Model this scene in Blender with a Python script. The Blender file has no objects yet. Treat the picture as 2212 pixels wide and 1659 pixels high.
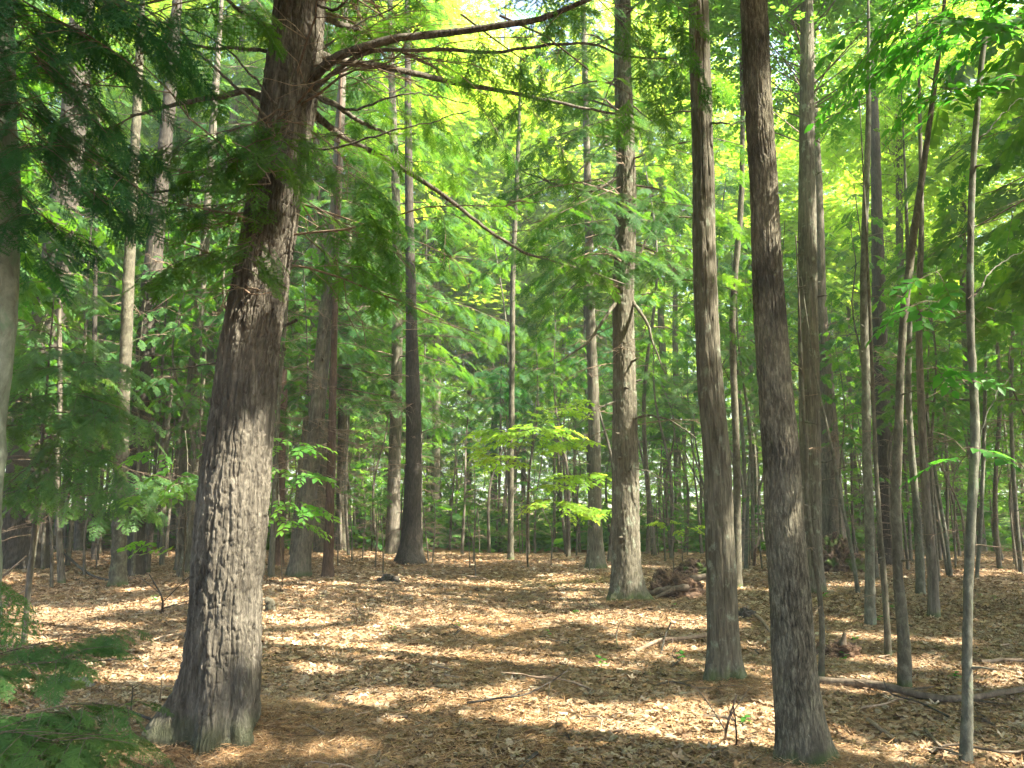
import bpy, math, random
import numpy as np
from mathutils import Vector

R = math.radians
SC = bpy.context.scene
COL = SC.collection

# ------------------------------------------------------------------ camera, sky, sun, exposure
EYE = 1.55
PITCH = R(8.0)
FPX = 1703.0                     # focal length in pixels of a 2212 wide frame
cam_d = bpy.data.cameras.new('camera')
cam_d.sensor_width = 36.0
cam_d.lens = 36.0 * FPX / 2212.0
cam_d.clip_start = 0.05
cam_d.clip_end = 1500.0
cam = bpy.data.objects.new('camera', cam_d)
cam.location = (0, 0, EYE)
cam.rotation_euler = (R(90) + PITCH, 0, 0)
COL.objects.link(cam)
SC.camera = cam

SUN_AZ, SUN_EL = R(-22), R(50)   # azimuth from +X (right of the view) towards +Y
S = np.array([math.cos(SUN_EL) * math.cos(SUN_AZ), math.cos(SUN_EL) * math.sin(SUN_AZ), math.sin(SUN_EL)])
world = bpy.data.worlds.new('World')
SC.world = world
world.use_nodes = True
wn = world.node_tree
bg = wn.nodes['Background']
sky = wn.nodes.new('ShaderNodeTexSky')
sky.sky_type = 'NISHITA'
sky.sun_disc = False
sky.sun_elevation = SUN_EL
sky.sun_rotation = math.pi / 2 - SUN_AZ
sky.dust_density = 4.0
wn.links.new(sky.outputs[0], bg.inputs[0])
bg.inputs[1].default_value = 0.145
sun_d = bpy.data.lights.new('sun', 'SUN')
sun_d.energy = 5.0
sun_d.angle = R(0.53)
sun_d.color = (1.0, 0.92, 0.76)
sun = bpy.data.objects.new('sun', sun_d)
sun.rotation_euler = Vector(S).to_track_quat('Z', 'Y').to_euler()
sun.location = (20, -5, 30)
COL.objects.link(sun)
SC.view_settings.view_transform = 'Standard'
SC.view_settings.look = 'None'
SC.view_settings.exposure = 2.72
SC.view_settings.gamma = 1.0
cy = SC.cycles
cy.max_bounces = 12
cy.diffuse_bounces = 8
cy.transmission_bounces = 8
cy.glossy_bounces = 2
cy.transparent_max_bounces = 4
cy.sample_clamp_indirect = 6.0
cy.use_adaptive_sampling = True
cy.adaptive_threshold = 0.02
cy.use_denoising = True
cy.caustics_reflective = False
cy.caustics_refractive = False

# ------------------------------------------------------------------ noise
rng = np.random.default_rng(11)
random.seed(5)
_tab = np.random.default_rng(3).random(65536)

def _h(ix, iy, iz=0):
    k = (ix * 73856093) ^ (iy * 19349663) ^ (iz * 83492791)
    return _tab[np.bitwise_and(k, 65535)]

def vnoise(x, y, z=None, perx=None):
    """smooth value noise in 0..1, 2-D or 3-D, optionally periodic in x"""
    x = np.asarray(x, float); y = np.asarray(y, float)
    x0 = np.floor(x).astype(np.int64); y0 = np.floor(y).astype(np.int64)
    fx = x - x0; fy = y - y0
    fx = fx * fx * (3 - 2 * fx); fy = fy * fy * (3 - 2 * fy)
    xa, xb = x0, x0 + 1
    if perx:
        xa = np.mod(xa, perx); xb = np.mod(xb, perx)
    def lay(iz):
        a = _h(xa, y0, iz); b = _h(xb, y0, iz); c = _h(xa, y0 + 1, iz); d = _h(xb, y0 + 1, iz)
        return (a * (1 - fx) + b * fx) * (1 - fy) + (c * (1 - fx) + d * fx) * fy
    if z is None:
        return lay(0)
    z = np.asarray(z, float)
    z0 = np.floor(z).astype(np.int64); fz = z - z0; fz = fz * fz * (3 - 2 * fz)
    return lay(z0) * (1 - fz) + lay(z0 + 1) * fz

# ------------------------------------------------------------------ terrain and view geometry
def ground_h(x, y):
    x = np.asarray(x, float); y = np.asarray(y, float)
    crest = 18.5 - 0.10 * np.minimum(x, 0) * 2
    d = np.maximum(y - crest, 0)
    h = -0.055 * d * (d / (d + 3.0))
    h = np.maximum(h, -3.2)
    h = h + 0.10 * (vnoise(x * 0.33 + 7, y * 0.33) - 0.5) + 0.05 * (vnoise(x * 1.1, y * 1.1 + 4) - 0.5)
    h = h + 0.16 * np.exp(-((x - 5.0) ** 2 / 2.6 + (y - 11.2) ** 2 / 2.0)) + 0.10 * np.exp(-((x - 2.9) ** 2 / 0.5 + (y - 13.4) ** 2 / 0.6))
    for bx_, by_, q in ((1.80, 6.72, .05), (1.78, 4.84, .05), (1.66, 11.5, .08), (-2.4, 17.9, .12)): h = h + q * np.exp(-((x - bx_) ** 2 + (y - by_) ** 2) / (q * 2.2))
    h = h + 0.12 * np.exp(-((x + 1.68) ** 2 + (y - 5.5) ** 2) / 0.35)
    return h

def ray(u, v):
    a = (u - 1106.0) / FPX; b = (829.5 - v) / FPX
    return np.array([a, math.cos(PITCH) - b * math.sin(PITCH), math.sin(PITCH) + b * math.cos(PITCH)])

def P(u, v, D):
    """point on the sight line through photo pixel (u, v) at distance D along +Y"""
    r = ray(u, v)
    return np.array([0, 0, EYE]) + r * (D / r[1])

def G(u, v):
    """point of the ground under photo pixel (u, v)"""
    r = ray(u, v)
    t = 1.0
    while t < 60:
        p = np.array([0, 0, EYE]) + r * t
        if p[2] <= ground_h(p[0], p[1]):
            break
        t += 0.02
    return np.array([p[0], p[1], float(ground_h(p[0], p[1]))])

def depth_t(D, v):
    return D / ray(1106, v)[1]

# ------------------------------------------------------------------ materials
def mat(name):
    m = bpy.data.materials.new(name)
    m.use_nodes = True
    nt = m.node_tree
    return m, nt, nt.nodes['Principled BSDF']

def nodes_noise(nt, scale, detail=4, rough=0.6, coord=None, mapscale=(1, 1, 1), dist=0.0):
    tc = coord or nt.nodes.new('ShaderNodeTexCoord')
    mp = nt.nodes.new('ShaderNodeMapping')
    mp.inputs['Scale'].default_value = mapscale
    nt.links.new(tc.outputs['Object'], mp.inputs['Vector'])
    n = nt.nodes.new('ShaderNodeTexNoise')
    n.inputs['Scale'].default_value = scale
    n.inputs['Detail'].default_value = detail
    n.inputs['Roughness'].default_value = rough
    n.inputs['Distortion'].default_value = dist
    nt.links.new(mp.outputs[0], n.inputs['Vector'])
    return n

def ramp(nt, src, stops):
    r = nt.nodes.new('ShaderNodeValToRGB')
    e = r.color_ramp.elements
    e[0].position, e[0].color = stops[0][0], (*stops[0][1], 1)
    e[1].position, e[1].color = stops[-1][0], (*stops[-1][1], 1)
    for p, c in stops[1:-1]:
        k = e.new(p); k.color = (*c, 1)
    nt.links.new(src, r.inputs[0])
    return r

def mixc(nt, fac, a, b, mode='MIX'):
    m = nt.nodes.new('ShaderNodeMix')
    m.data_type = 'RGBA'; m.blend_type = mode
    if hasattr(fac, 'links'): nt.links.new(fac, m.inputs[0])
    else: m.inputs[0].default_value = fac
    for s, k in ((a, 6), (b, 7)):
        if hasattr(s, 'links'): nt.links.new(s, m.inputs[k])
        else: m.inputs[k].default_value = (*s, 1)
    return m.outputs[2]

def bark_mat(name, c0, c1, c2, scale=26, zst=0.16, bump=0.6, dist=0.02, lichen=None, moss_z=0.0, moss=(0.05, 0.09, 0.015), patch=None):
    m, nt, bs = mat(name)
    tc = nt.nodes.new('ShaderNodeTexCoord')
    n1 = nodes_noise(nt, scale, 7, 0.72, tc, (1, 1, zst), 0.5)
    n2 = nodes_noise(nt, 3.0, 4, 0.6, tc, (1, 1, 0.5))
    n3 = nodes_noise(nt, scale * 3, 3, 0.6, tc, (1, 1, zst * 1.5))
    r = ramp(nt, n1.outputs[0], [(0.38, c0), (0.52, c1), (0.66, c2)])
    col = mixc(nt, 0.30, r.outputs[0], ramp(nt, n2.outputs[0], [(0.35, c0), (0.65, c2)]).outputs[0])
    if lichen:
        n4 = nodes_noise(nt, 9.0, 5, 0.7, tc, (1, 1, 0.7))
        f = ramp(nt, n4.outputs[0], [(0.56, (0, 0, 0)), (0.66, (0.75, 0.75, 0.75))])
        col = mixc(nt, f.outputs[0], col, lichen)
    if patch:
        n5 = nodes_noise(nt, 2.2, 3, 0.55, tc, (1, 1, 0.6))
        f = ramp(nt, n5.outputs[0], [(0.52, (0, 0, 0)), (0.66, (0.85, 0.85, 0.85))])
        col = mixc(nt, f.outputs[0], col, patch)
    if moss_z > 0:
        sx = nt.nodes.new('ShaderNodeSeparateXYZ')
        nt.links.new(tc.outputs['Object'], sx.inputs[0])
        n6 = nodes_noise(nt, 7.0, 4, 0.6, tc)
        a = nt.nodes.new('ShaderNodeMath'); a.operation = 'MULTIPLY_ADD'
        nt.links.new(sx.outputs[2], a.inputs[0]); a.inputs[1].default_value = -1.0 / moss_z; a.inputs[2].default_value = 0.55
        b = nt.nodes.new('ShaderNodeMath'); b.operation = 'ADD'
        nt.links.new(a.outputs[0], b.inputs[0]); nt.links.new(n6.outputs[0], b.inputs[1])
        f = ramp(nt, b.outputs[0], [(0.64, (0, 0, 0)), (0.95, (0.6, 0.6, 0.6))])
        col = mixc(nt, f.outputs[0], col, moss)
    nt.links.new(col, bs.inputs['Base Color'])
    bs.inputs['Roughness'].default_value = 0.9
    bs.inputs['Specular IOR Level'].default_value = 0.2
    ad = nt.nodes.new('ShaderNodeMath'); ad.operation = 'MULTIPLY_ADD'
    nt.links.new(n3.outputs[0], ad.inputs[0]); ad.inputs[1].default_value = 0.35
    nt.links.new(n1.outputs[0], ad.inputs[2])
    bp = nt.nodes.new('ShaderNodeBump')
    bp.inputs['Strength'].default_value = bump
    bp.inputs['Distance'].default_value = dist
    nt.links.new(ad.outputs[0], bp.inputs['Height'])
    nt.links.new(bp.outputs[0], bs.inputs['Normal'])
    return m

def leaf_mat(name, c_a, c_b, tr_a, tr_b, trans=0.45, rough=0.45, scale=1.6, spec=0.3):
    """two-sided leaf: diffuse/gloss mixed with light passing through"""
    m, nt, bs = mat(name)
    tc = nt.nodes.new('ShaderNodeTexCoord')
    n1 = nodes_noise(nt, scale, 3, 0.6, tc)
    n2 = nodes_noise(nt, scale * 9, 2, 0.5, tc)
    ad = nt.nodes.new('ShaderNodeMath'); ad.operation = 'MULTIPLY_ADD'
    nt.links.new(n2.outputs[0], ad.inputs[0]); ad.inputs[1].default_value = 0.6
    nt.links.new(n1.outputs[0], ad.inputs[2])
    r1 = ramp(nt, ad.outputs[0], [(0.62, c_a), (0.98, c_b)])
    r2 = ramp(nt, ad.outputs[0], [(0.62, tr_a), (0.98, tr_b)])
    nt.links.new(r1.outputs[0], bs.inputs['Base Color'])
    bs.inputs['Roughness'].default_value = rough
    bs.inputs['Specular IOR Level'].default_value = spec
    tl = nt.nodes.new('ShaderNodeBsdfTranslucent')
    nt.links.new(r2.outputs[0], tl.inputs[0])
    mx = nt.nodes.new('ShaderNodeMixShader')
    mx.inputs[0].default_value = trans
    nt.links.new(bs.outputs[0], mx.inputs[1]); nt.links.new(tl.outputs[0], mx.inputs[2])
    nt.links.new(mx.outputs[0], nt.nodes['Material Output'].inputs[0])
    return m

M = {}
M['bark_hemlock'] = bark_mat('bark_hemlock', (0.028, 0.024, 0.018), (0.112, 0.098, 0.075), (0.25, 0.225, 0.18), 30, 0.13, 1.0, 0.03, moss_z=0.40, moss=(0.06, 0.075, 0.035))
M['bark_brown'] = bark_mat('bark_brown', (0.045, 0.038, 0.029), (0.12, 0.105, 0.081), (0.23, 0.205, 0.16), 34, 0.16, 0.8, 0.015, lichen=(0.17, 0.17, 0.13), moss_z=0.25)
M['bark_grey'] = bark_mat('bark_grey', (0.04, 0.036, 0.025), (0.115, 0.103, 0.074), (0.21, 0.195, 0.145), 38, 0.10, 1.0, 0.02, lichen=(0.24, 0.27, 0.20), moss_z=0.3)
M['bark_dark'] = bark_mat('bark_dark', (0.022, 0.019, 0.013), (0.12, 0.105, 0.073), (0.34, 0.31, 0.22), 60, 0.22, 1.0, 0.02, moss_z=0.22, patch=(0.03, 0.027, 0.024))
M['bark_black'] = bark_mat('bark_black', (0.018, 0.016, 0.013), (0.055, 0.047, 0.037), (0.11, 0.096, 0.076), 40, 0.2, 0.8, 0.012)
M['bark_smooth'] = bark_mat('bark_smooth', (0.035, 0.032, 0.022), (0.09, 0.082, 0.058), (0.18, 0.168, 0.12), 22, 0.5, 0.8, 0.01, lichen=(0.15, 0.165, 0.11), moss_z=0.25)
M['bark_left'] = bark_mat('bark_left', (0.10, 0.11, 0.08), (0.20, 0.22, 0.17), (0.33, 0.36, 0.28), 16, 0.5, 0.8, 0.01, lichen=(0.16, 0.24, 0.15))
M['bark_pale'] = bark_mat('bark_pale', (0.045, 0.044, 0.032), (0.11, 0.108, 0.08), (0.21, 0.21, 0.16), 20, 0.5, 0.8, 0.01, lichen=(0.15, 0.20, 0.13))
M['bark_red'] = bark_mat('bark_red', (0.03, 0.02, 0.014), (0.085, 0.052, 0.038), (0.16, 0.11, 0.08), 36, 0.2, 0.8, 0.012)
M['twig'] = bark_mat('twig', (0.07, 0.05, 0.035), (0.15, 0.11, 0.08), (0.24, 0.19, 0.14), 20, 0.5, 0.2, 0.003)
M['dead_twig'] = bark_mat('dead_twig', (0.12, 0.08, 0.05), (0.22, 0.16, 0.11), (0.36, 0.28, 0.21), 20, 0.5, 0.2, 0.003)
M['fallen'] = bark_mat('fallen_wood', (0.04, 0.03, 0.022), (0.11, 0.085, 0.06), (0.21, 0.17, 0.125), 24, 0.4, 0.6, 0.006)
M['needle'] = leaf_mat('needle', (0.03, 0.095, 0.032), (0.07, 0.155, 0.04), (0.08, 0.27, 0.02), (0.24, 0.46, 0.025), 0.45, 0.6, spec=0.15)
M['needle_dark'] = leaf_mat('needle_dark', (0.018, 0.07, 0.03), (0.04, 0.12, 0.04), (0.04, 0.18, 0.035), (0.10, 0.32, 0.05), 0.36, 0.6, spec=0.15)
M['needle_light'] = leaf_mat('needle_light', (0.05, 0.13, 0.04), (0.10, 0.19, 0.05), (0.12, 0.28, 0.04), (0.25, 0.42, 0.06), 0.4, 0.5)
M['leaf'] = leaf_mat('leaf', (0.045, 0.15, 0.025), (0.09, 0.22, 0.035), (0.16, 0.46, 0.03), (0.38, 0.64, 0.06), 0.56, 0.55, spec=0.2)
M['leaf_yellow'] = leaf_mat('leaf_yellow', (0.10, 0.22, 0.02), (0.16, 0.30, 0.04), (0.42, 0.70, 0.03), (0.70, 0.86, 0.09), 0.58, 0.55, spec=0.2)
M['leaf_green'] = leaf_mat('leaf_green', (0.035, 0.14, 0.03), (0.06, 0.19, 0.03), (0.09, 0.44, 0.03), (0.20, 0.62, 0.04), 0.58, 0.5, spec=0.2)

# ------------------------------------------------------------------ object helpers
def tag(o, label=None, cat=None, group=None, kind=None):
    if label: o['label'] = label
    if cat: o['category'] = cat
    if group: o['group'] = group
    if kind: o['kind'] = kind
    return o

def empty(name, loc):
    o = bpy.data.objects.new(name, None)
    o.empty_display_size = 0.2
    o.location = loc
    COL.objects.link(o)
    return o

def mesh_tris(name, V, F, mats, fm=None, smooth=False, parent=None, origin=None, cols=None, quads=False):
    """V (n,3) world coordinates; F (m,3|4) indices; origin = world position of the parent"""
    V = np.asarray(V, dtype=np.float32)
    if origin is not None:
        V = V - np.asarray(origin, dtype=np.float32)
    F = np.asarray(F, dtype=np.int32)
    k = F.shape[1]
    me = bpy.data.meshes.new(name)
    me.vertices.add(len(V)); me.vertices.foreach_set('co', V.ravel())
    me.loops.add(F.size); me.loops.foreach_set('vertex_index', F.ravel())
    me.polygons.add(len(F))
    me.polygons.foreach_set('loop_start', np.arange(0, F.size, k, dtype=np.int32))
    me.polygons.foreach_set('loop_total', np.full(len(F), k, dtype=np.int32))
    for m in mats: me.materials.append(m)
    if fm is not None: me.polygons.foreach_set('material_index', np.asarray(fm, dtype=np.int32))
    if smooth: me.polygons.foreach_set('use_smooth', np.ones(len(F), dtype=bool))
    if cols is not None:
        ca = me.color_attributes.new('tint', 'FLOAT_COLOR', 'POINT')
        c4 = np.ones((len(V), 4), dtype=np.float32); c4[:, :3] = cols
        ca.data.foreach_set('color', c4.ravel())
    me.update(calc_edges=True)
    o = bpy.data.objects.new(name, me)
    COL.objects.link(o)
    if parent is not None: o.parent = parent
    return o

class Buf:
    """collects triangles of several materials for one mesh"""
    def __init__(self): self.v = []; self.f = []; self.m = []; self.n = 0
    def add(self, V, F, mi=0):
        if len(V) == 0: return
        self.v.append(V); self.f.append(F + self.n); self.m.append(np.full(len(F), mi)); self.n += len(V)
    def build(self, name, mats, parent=None, origin=None, smooth=False):
        if not self.v: return None
        return mesh_tris(name, np.concatenate(self.v), np.concatenate(self.f), mats, np.concatenate(self.m), smooth, parent, origin)

def place(T, TF, pos, X, Z, s):
    """copies template (T verts, TF tris) to frames: X forward, Z up-ish, scale s"""
    X = X / (np.linalg.norm(X, axis=1, keepdims=True) + 1e-9)
    Y = np.cross(Z, X); Y /= (np.linalg.norm(Y, axis=1, keepdims=True) + 1e-9)
    Z = np.cross(X, Y)
    s = np.broadcast_to(np.asarray(s, float).reshape(-1, 1, 1), (len(pos), 1, 1))
    V = pos[:, None, :] + s * (T[None, :, 0:1] * X[:, None, :] + T[None, :, 1:2] * Y[:, None, :] + T[None, :, 2:3] * Z[:, None, :])
    F = TF[None] + (np.arange(len(pos)) * len(T))[:, None, None]
    return V.reshape(-1, 3), F.reshape(-1, 3)

def segs(A, B, ra, rb, n=3):
    """thin tapered prisms from A to B"""
    A = np.asarray(A, float); B = np.asarray(B, float)
    if len(A) == 0: return np.zeros((0, 3)), np.zeros((0, 3), int)
    ra = np.broadcast_to(ra, (len(A),)); rb = np.broadcast_to(rb, (len(A),))
    d = B - A; d = d / (np.linalg.norm(d, axis=1, keepdims=True) + 1e-9)
    up = np.where(np.abs(d[:, 2:3]) > 0.9, np.array([[1.0, 0, 0]]), np.array([[0, 0, 1.0]]))
    s = np.cross(d, up); s /= np.linalg.norm(s, axis=1, keepdims=True); t = np.cross(d, s)
    an = np.arange(n) * 2 * math.pi / n
    ring = np.cos(an)[None, :, None] * s[:, None] + np.sin(an)[None, :, None] * t[:, None]
    V = np.concatenate([A[:, None] + ring * ra[:, None, None], B[:, None] + ring * rb[:, None, None]], 1)
    f = []
    for i in range(n):
        j = (i + 1) % n
        f += [[i, j, n + j], [i, n + j, n + i]]
    F = np.array(f)[None] + (np.arange(len(A)) * 2 * n)[:, None, None]
    return V.reshape(-1, 3), F.reshape(-1, 3)

def catmull(pts, n):
    pts = np.asarray(pts, float)
    p = np.vstack([2 * pts[0] - pts[1], pts, 2 * pts[-1] - pts[-2]])
    m = len(pts) - 1
    t = np.linspace(0, m, n); i = np.minimum(t.astype(int), m - 1); f = (t - i)[:, None]
    a, b, c, d = p[i], p[i + 1], p[i + 2], p[i + 3]
    return 0.5 * ((2 * b) + (-a + c) * f + (2 * a - 5 * b + 4 * c - d) * f * f + (-a + 3 * b - 3 * c + d) * f ** 3)

def tube(C, r, nside=10, disp=None):
    """tube along the points C with radii r; returns verts, tris. disp(theta, s) -> radial factor/addition"""
    C = np.asarray(C, float); r = np.asarray(r, float)
    d = np.gradient(C, axis=0); d /= np.linalg.norm(d, axis=1, keepdims=True) + 1e-12
    ref = np.array([0.0, 1.0, 0.0]) if abs(d[0, 1]) < 0.9 else np.array([1.0, 0, 0])
    s = np.cross(np.broadcast_to(ref, d.shape), d); s /= np.linalg.norm(s, axis=1, keepdims=True)
    t = np.cross(d, s)
    th = np.arange(nside) * 2 * math.pi / nside
    L = np.concatenate([[0], np.cumsum(np.linalg.norm(np.diff(C, axis=0), axis=1))])
    TH, SS = np.meshgrid(th, L)
    rad = np.repeat(r[:, None], nside, 1)
    if disp is not None: rad = disp(TH, SS, rad)
    V = C[:, None] + rad[..., None] * (np.cos(TH)[..., None] * s[:, None] + np.sin(TH)[..., None] * t[:, None])
    n = len(C)
    i = np.arange(n - 1)[:, None] * nside; j = np.arange(nside)[None]; k = (j + 1) % nside
    a, b, c, e = i + j, i + k, i + nside + k, i + nside + j
    F = np.concatenate([np.stack([a, b, c], -1).reshape(-1, 3), np.stack([a, c, e], -1).reshape(-1, 3)])
    V = V.reshape(-1, 3)
    tip = len(V)
    V = np.vstack([V, C[-1:]])
    last = (n - 1) * nside
    F = np.vstack([F, np.stack([last + np.arange(nside), last + (np.arange(nside) + 1) % nside, np.full(nside, tip)], -1)])
    return V, F

# ------------------------------------------------------------------ foliage templates (unit length along +X)
def tri_blades(A, D, L, W, nrm=None):
    """thin triangles starting at A, direction D, length L, width W, in the XY plane mostly"""
    D = D / np.linalg.norm(D, axis=1, keepdims=True)
    Sd = np.cross(np.broadcast_to(np.array([0, 0, 1.0]), D.shape), D)
    V = np.stack([A - Sd * W / 2, A + Sd * W / 2, A + D * L], 1)
    return V.reshape(-1, 3), np.arange(len(A) * 3).reshape(-1, 3)

def hemlock_spray(lod, seed):
    r = np.random.default_rng(seed)
    ns = {0: 15, 1: 13, 2: 11}[lod]
    V = []; F = []; n = 0
    def add(v, f):
        nonlocal n
        V.append(v); F.append(f + n); n += len(v)
    def droop(p):
        p = p.copy(); p[:, 2] -= 0.16 * p[:, 0] ** 2 + 0.10 * np.abs(p[:, 1]); return p
    twigs = [((0, 0), (1, 0), 1.0)]
    for i in range(ns):
        x = 0.06 + 0.86 * i / ns
        sgn = 1 if i % 2 else -1
        L = (0.42 * (1 - x) + 0.10) * r.uniform(0.75, 1.15) * (0.6 + 0.4 * min(1, x * 4))
        a = sgn * R(r.uniform(42, 62))
        twigs.append(((x, 0), (x + L * math.cos(a), L * math.sin(a)), L))
    for k, (p, q, L) in enumerate(twigs):
        p = np.array(p); q = np.array(q); dv = q - p; ln = np.linalg.norm(dv); dv = dv / ln; sd = np.array([-dv[1], dv[0]])
        if lod == 2:
            w = 0.085 if k else 0.05
            a = np.array([[*(p), 0], [*(p + dv * ln * 0.5 + sd * w), 0], [*(q), 0], [*(p + dv * ln * 0.5 - sd * w), 0]])
            add(droop(a), np.array([[0, 1, 2], [0, 2, 3]]))
            continue
        step = 0.026 if lod == 0 else 0.050
        m = max(2, int(ln / step))
        t = (np.arange(m) + 0.5) / m
        nl = 0.050 if lod == 0 else 0.068
        nw = 0.024 if lod == 0 else 0.045
        for sg in (1, -1):
            A = p[None] + dv[None] * (t * ln)[:, None]
            A = np.c_[A, r.normal(0, 0.006, m)]
            D = np.c_[dv[0] * 0.5 + sd[0] * sg + r.normal(0, .15, m), dv[1] * 0.5 + sd[1] * sg + r.normal(0, .15, m), r.normal(0, .2, m)]
            v, f = tri_blades(A, D, nl * r.uniform(0.8, 1.2), nw)
            add(droop(v), f)
        A = np.array([[*p, 0]]); v, f = tri_blades(A, np.array([[*dv, 0]]), ln, 0.012 if lod == 0 else 0.02)
        add(droop(v), f)
    return np.concatenate(V), np.concatenate(F)

def leaf_shape(lod, L=1.0, W=0.55):
    if lod == 2:
        v = np.array([[0, 0, 0], [0.45, W / 2, 0.05], [1, 0, -0.06], [0.45, -W / 2, 0.05]]) * L
        return v, np.array([[0, 1, 2], [0, 2, 3]])
    v = np.array([[0, 0, 0], [0.18, W * .34, 0.03], [0.48, W / 2, 0.05], [0.78, W * .27, 0.0], [1, 0, -0.10],
                  [0.78, -W * .27, 0.0], [0.48, -W / 2, 0.05], [0.18, -W * .34, 0.03], [0.5, 0, -0.01]]) * L
    f = [[8, i, (i + 1) % 8] for i in range(8)]
    return v, np.array(f)

def leafy_twig(lod, seed, nl=8, W=0.55):
    r = np.random.default_rng(seed)
    lv, lf = leaf_shape(lod, 1.0, W)
    pos = []; X = []; Z = []; s = []
    for i in range(nl):
        x = 0.12 + 0.75 * i / nl
        a = (1 if i % 2 else -1) * R(r.uniform(35, 65)) if i < nl - 1 else 0
        pos.append([x if i < nl - 1 else 0.85, 0, -0.1 * x * x]); X.append([math.cos(a), math.sin(a), r.normal(-0.15, 0.12)])
        Z.append([r.normal(0, .2), r.normal(0, .22), 1]); s.append(r.uniform(0.26, 0.38))
    V, F = place(lv, lf, np.array(pos), np.array(X), np.array(Z), np.array(s))
    v, f = segs([[0, 0, 0]], [[0.88, 0, -0.08]], 0.008, 0.004)
    return V, F, v, f

SPR = {l: [hemlock_spray(l, 10 * l + i) for i in range(3)] for l in (0, 1, 2)}
LTW = {l: [leafy_twig(l, 50 + 10 * l + i) for i in range(3)] for l in (0, 1, 2)}

# ------------------------------------------------------------------ sunlit spots: gaps in the canopy along the sun's rays
SPOTS = []   # (point, radius)
def spot_g(u, v, w):
    p = G(u, v); SPOTS.append((p, w / FPX * p[1] / math.cos(PITCH)))
def spot_p(u, v, D, rad):
    SPOTS.append((P(u, v, D), rad))
for a in [(130, 1330, 70), (60, 1345, 70), (30, 1385, 30), (290, 1312, 45), (340, 1300, 45), (330, 1470, 40), (385, 1440, 30), (250, 1465, 45), (400, 1480, 40), (110, 1590, 60),
          (230, 1640, 60), (600, 1380, 32), (640, 1395, 40), (740, 1375, 50), (790, 1400, 45), (720, 1400, 55), (650, 1350, 40), (700, 1455, 30), (830, 1355, 36),
          (870, 1280, 40), (940, 1290, 40), (1010, 1290, 40), (1060, 1320, 22), (700, 1262, 42), (640, 1268, 30), (1300, 1348, 20), (1345, 1350, 20), (1240, 1425, 30),
          (1350, 1430, 45), (1410, 1422, 40), (1310, 1445, 35), (1480, 1400, 28), (1450, 1405, 25), (1420, 1535, 32), (1480, 1528, 32), (1360, 1390, 30), (1550, 1560, 26),
          (1820, 1345, 22), (1850, 1375, 40), (1900, 1430, 60), (1960, 1440, 55), (1880, 1480, 60), (1830, 1490, 50), (2150, 1450, 60), (2200, 1460, 60), (2060, 1390, 40),
          (2000, 1385, 30), (1860, 1260, 30), (1900, 1245, 30), (2140, 1235, 30), (1640, 1545, 40), (1690, 1560, 30), (2080, 1640, 60), (2160, 1655, 50), (500, 1640, 32),
          (560, 1625, 25), (660, 1640, 35), (230, 1203, 30), (310, 1195, 30), (1730, 1240, 30), (1160, 1390, 20), (1050, 1440, 18), (1110, 1480, 15), (860, 1420, 22), (930, 1340, 26),
          (1240, 1285, 30), (1130, 1275, 30), (1500, 1260, 30), (1610, 1400, 24), (20, 1480, 40), (1000, 1345, 22), (1480, 1610, 26), (1760, 1580, 24), (1900, 1620, 30)]:
    spot_g(*a)
for v in (1180, 1240, 1300, 1350, 1400, 1450): spot_p(558, v, 5.2, 0.05)
for v in (400, 450, 500, 560, 620): spot_p(650 - (v - 400) * 0.12, v, 5.2, 0.13)
for v in (10, 60, 110): spot_p(690, v, 5.2, 0.12)
for v in (1060, 1100, 1150, 1200): spot_p(1378, v, 11.3, 0.20)
for v in (1150, 1200, 1300): spot_p(1580, v, 6.6, 0.05)
for v in (1220, 1270, 1320): spot_p(1888, v, 9.9, 0.08)
for v in (1150, 1200): spot_p(1910, v, 9.9, 0.06)
for u, v, d in ((740, 50, 5.7), (790, 80, 5.95), (830, 96, 6.1), (720, 122, 5.55), (770, 130, 5.7), (850, 142, 5.9), (760, 245, 5.7), (800, 268, 5.9), (840, 284, 6.1), (800, 335, 5.9), (850, 356, 6.0), (890, 385, 6.15), (930, 412, 6.3), (965, 440, 6.45), (1000, 466, 6.6), (1040, 495, 6.7), (1070, 514, 6.8)): spot_p(u, v, d, 0.11)
for u, v, d in ((1980, 120, 4.6), (2080, 60, 4.6), (2150, 150, 4.7), (1990, 640, 4.7), (2060, 700, 4.8), (2170, 630, 4.7), (2050, 930, 4.8), (2120, 850, 4.8), (1900, 620, 9), (1960, 800, 9), (2100, 500, 9), (2160, 750, 11), (1850, 560, 12), (1880, 880, 12), (2050, 1000, 13), (1800, 700, 16), (1700, 640, 14), (1950, 400, 10), (1830, 420, 13)): spot_p(u, v, d, 0.42)
for u, v in ((0, 1480), (120, 1440), (60, 1560), (200, 1390)): spot_p(u, v, 2.6, 0.10)
for u, v in ((330, 1000), (400, 1010), (440, 1020), (300, 930), (240, 770)): spot_p(u, v, 9.0, 0.28)
for u, v in ((640, 980), (640, 1080), (400, 960), (330, 1080)): spot_p(u, v, 8.0, 0.25)
for u, v in ((1890, 390), (1730, 300), (1750, 420), (1900, 540), (2040, 950), (2060, 850), (1700, 310)): spot_p(u, v, 6.5, 0.28)
for u, v in ((1150, 900), (1250, 930), (1100, 960), (1230, 1030)): spot_p(u, v, 14, 0.5)
for _ in range(60):                     # small stray gaps
    yy = rng.uniform(4.6, 18); xx = rng.uniform(-.68, .68) * yy
    SPOTS.append((np.array([xx, yy, float(ground_h(xx, yy))]), rng.uniform(.06, .22)))
SP_P = np.array([s[0] for s in SPOTS]); SP_R = np.array([s[1] for s in SPOTS])

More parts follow.
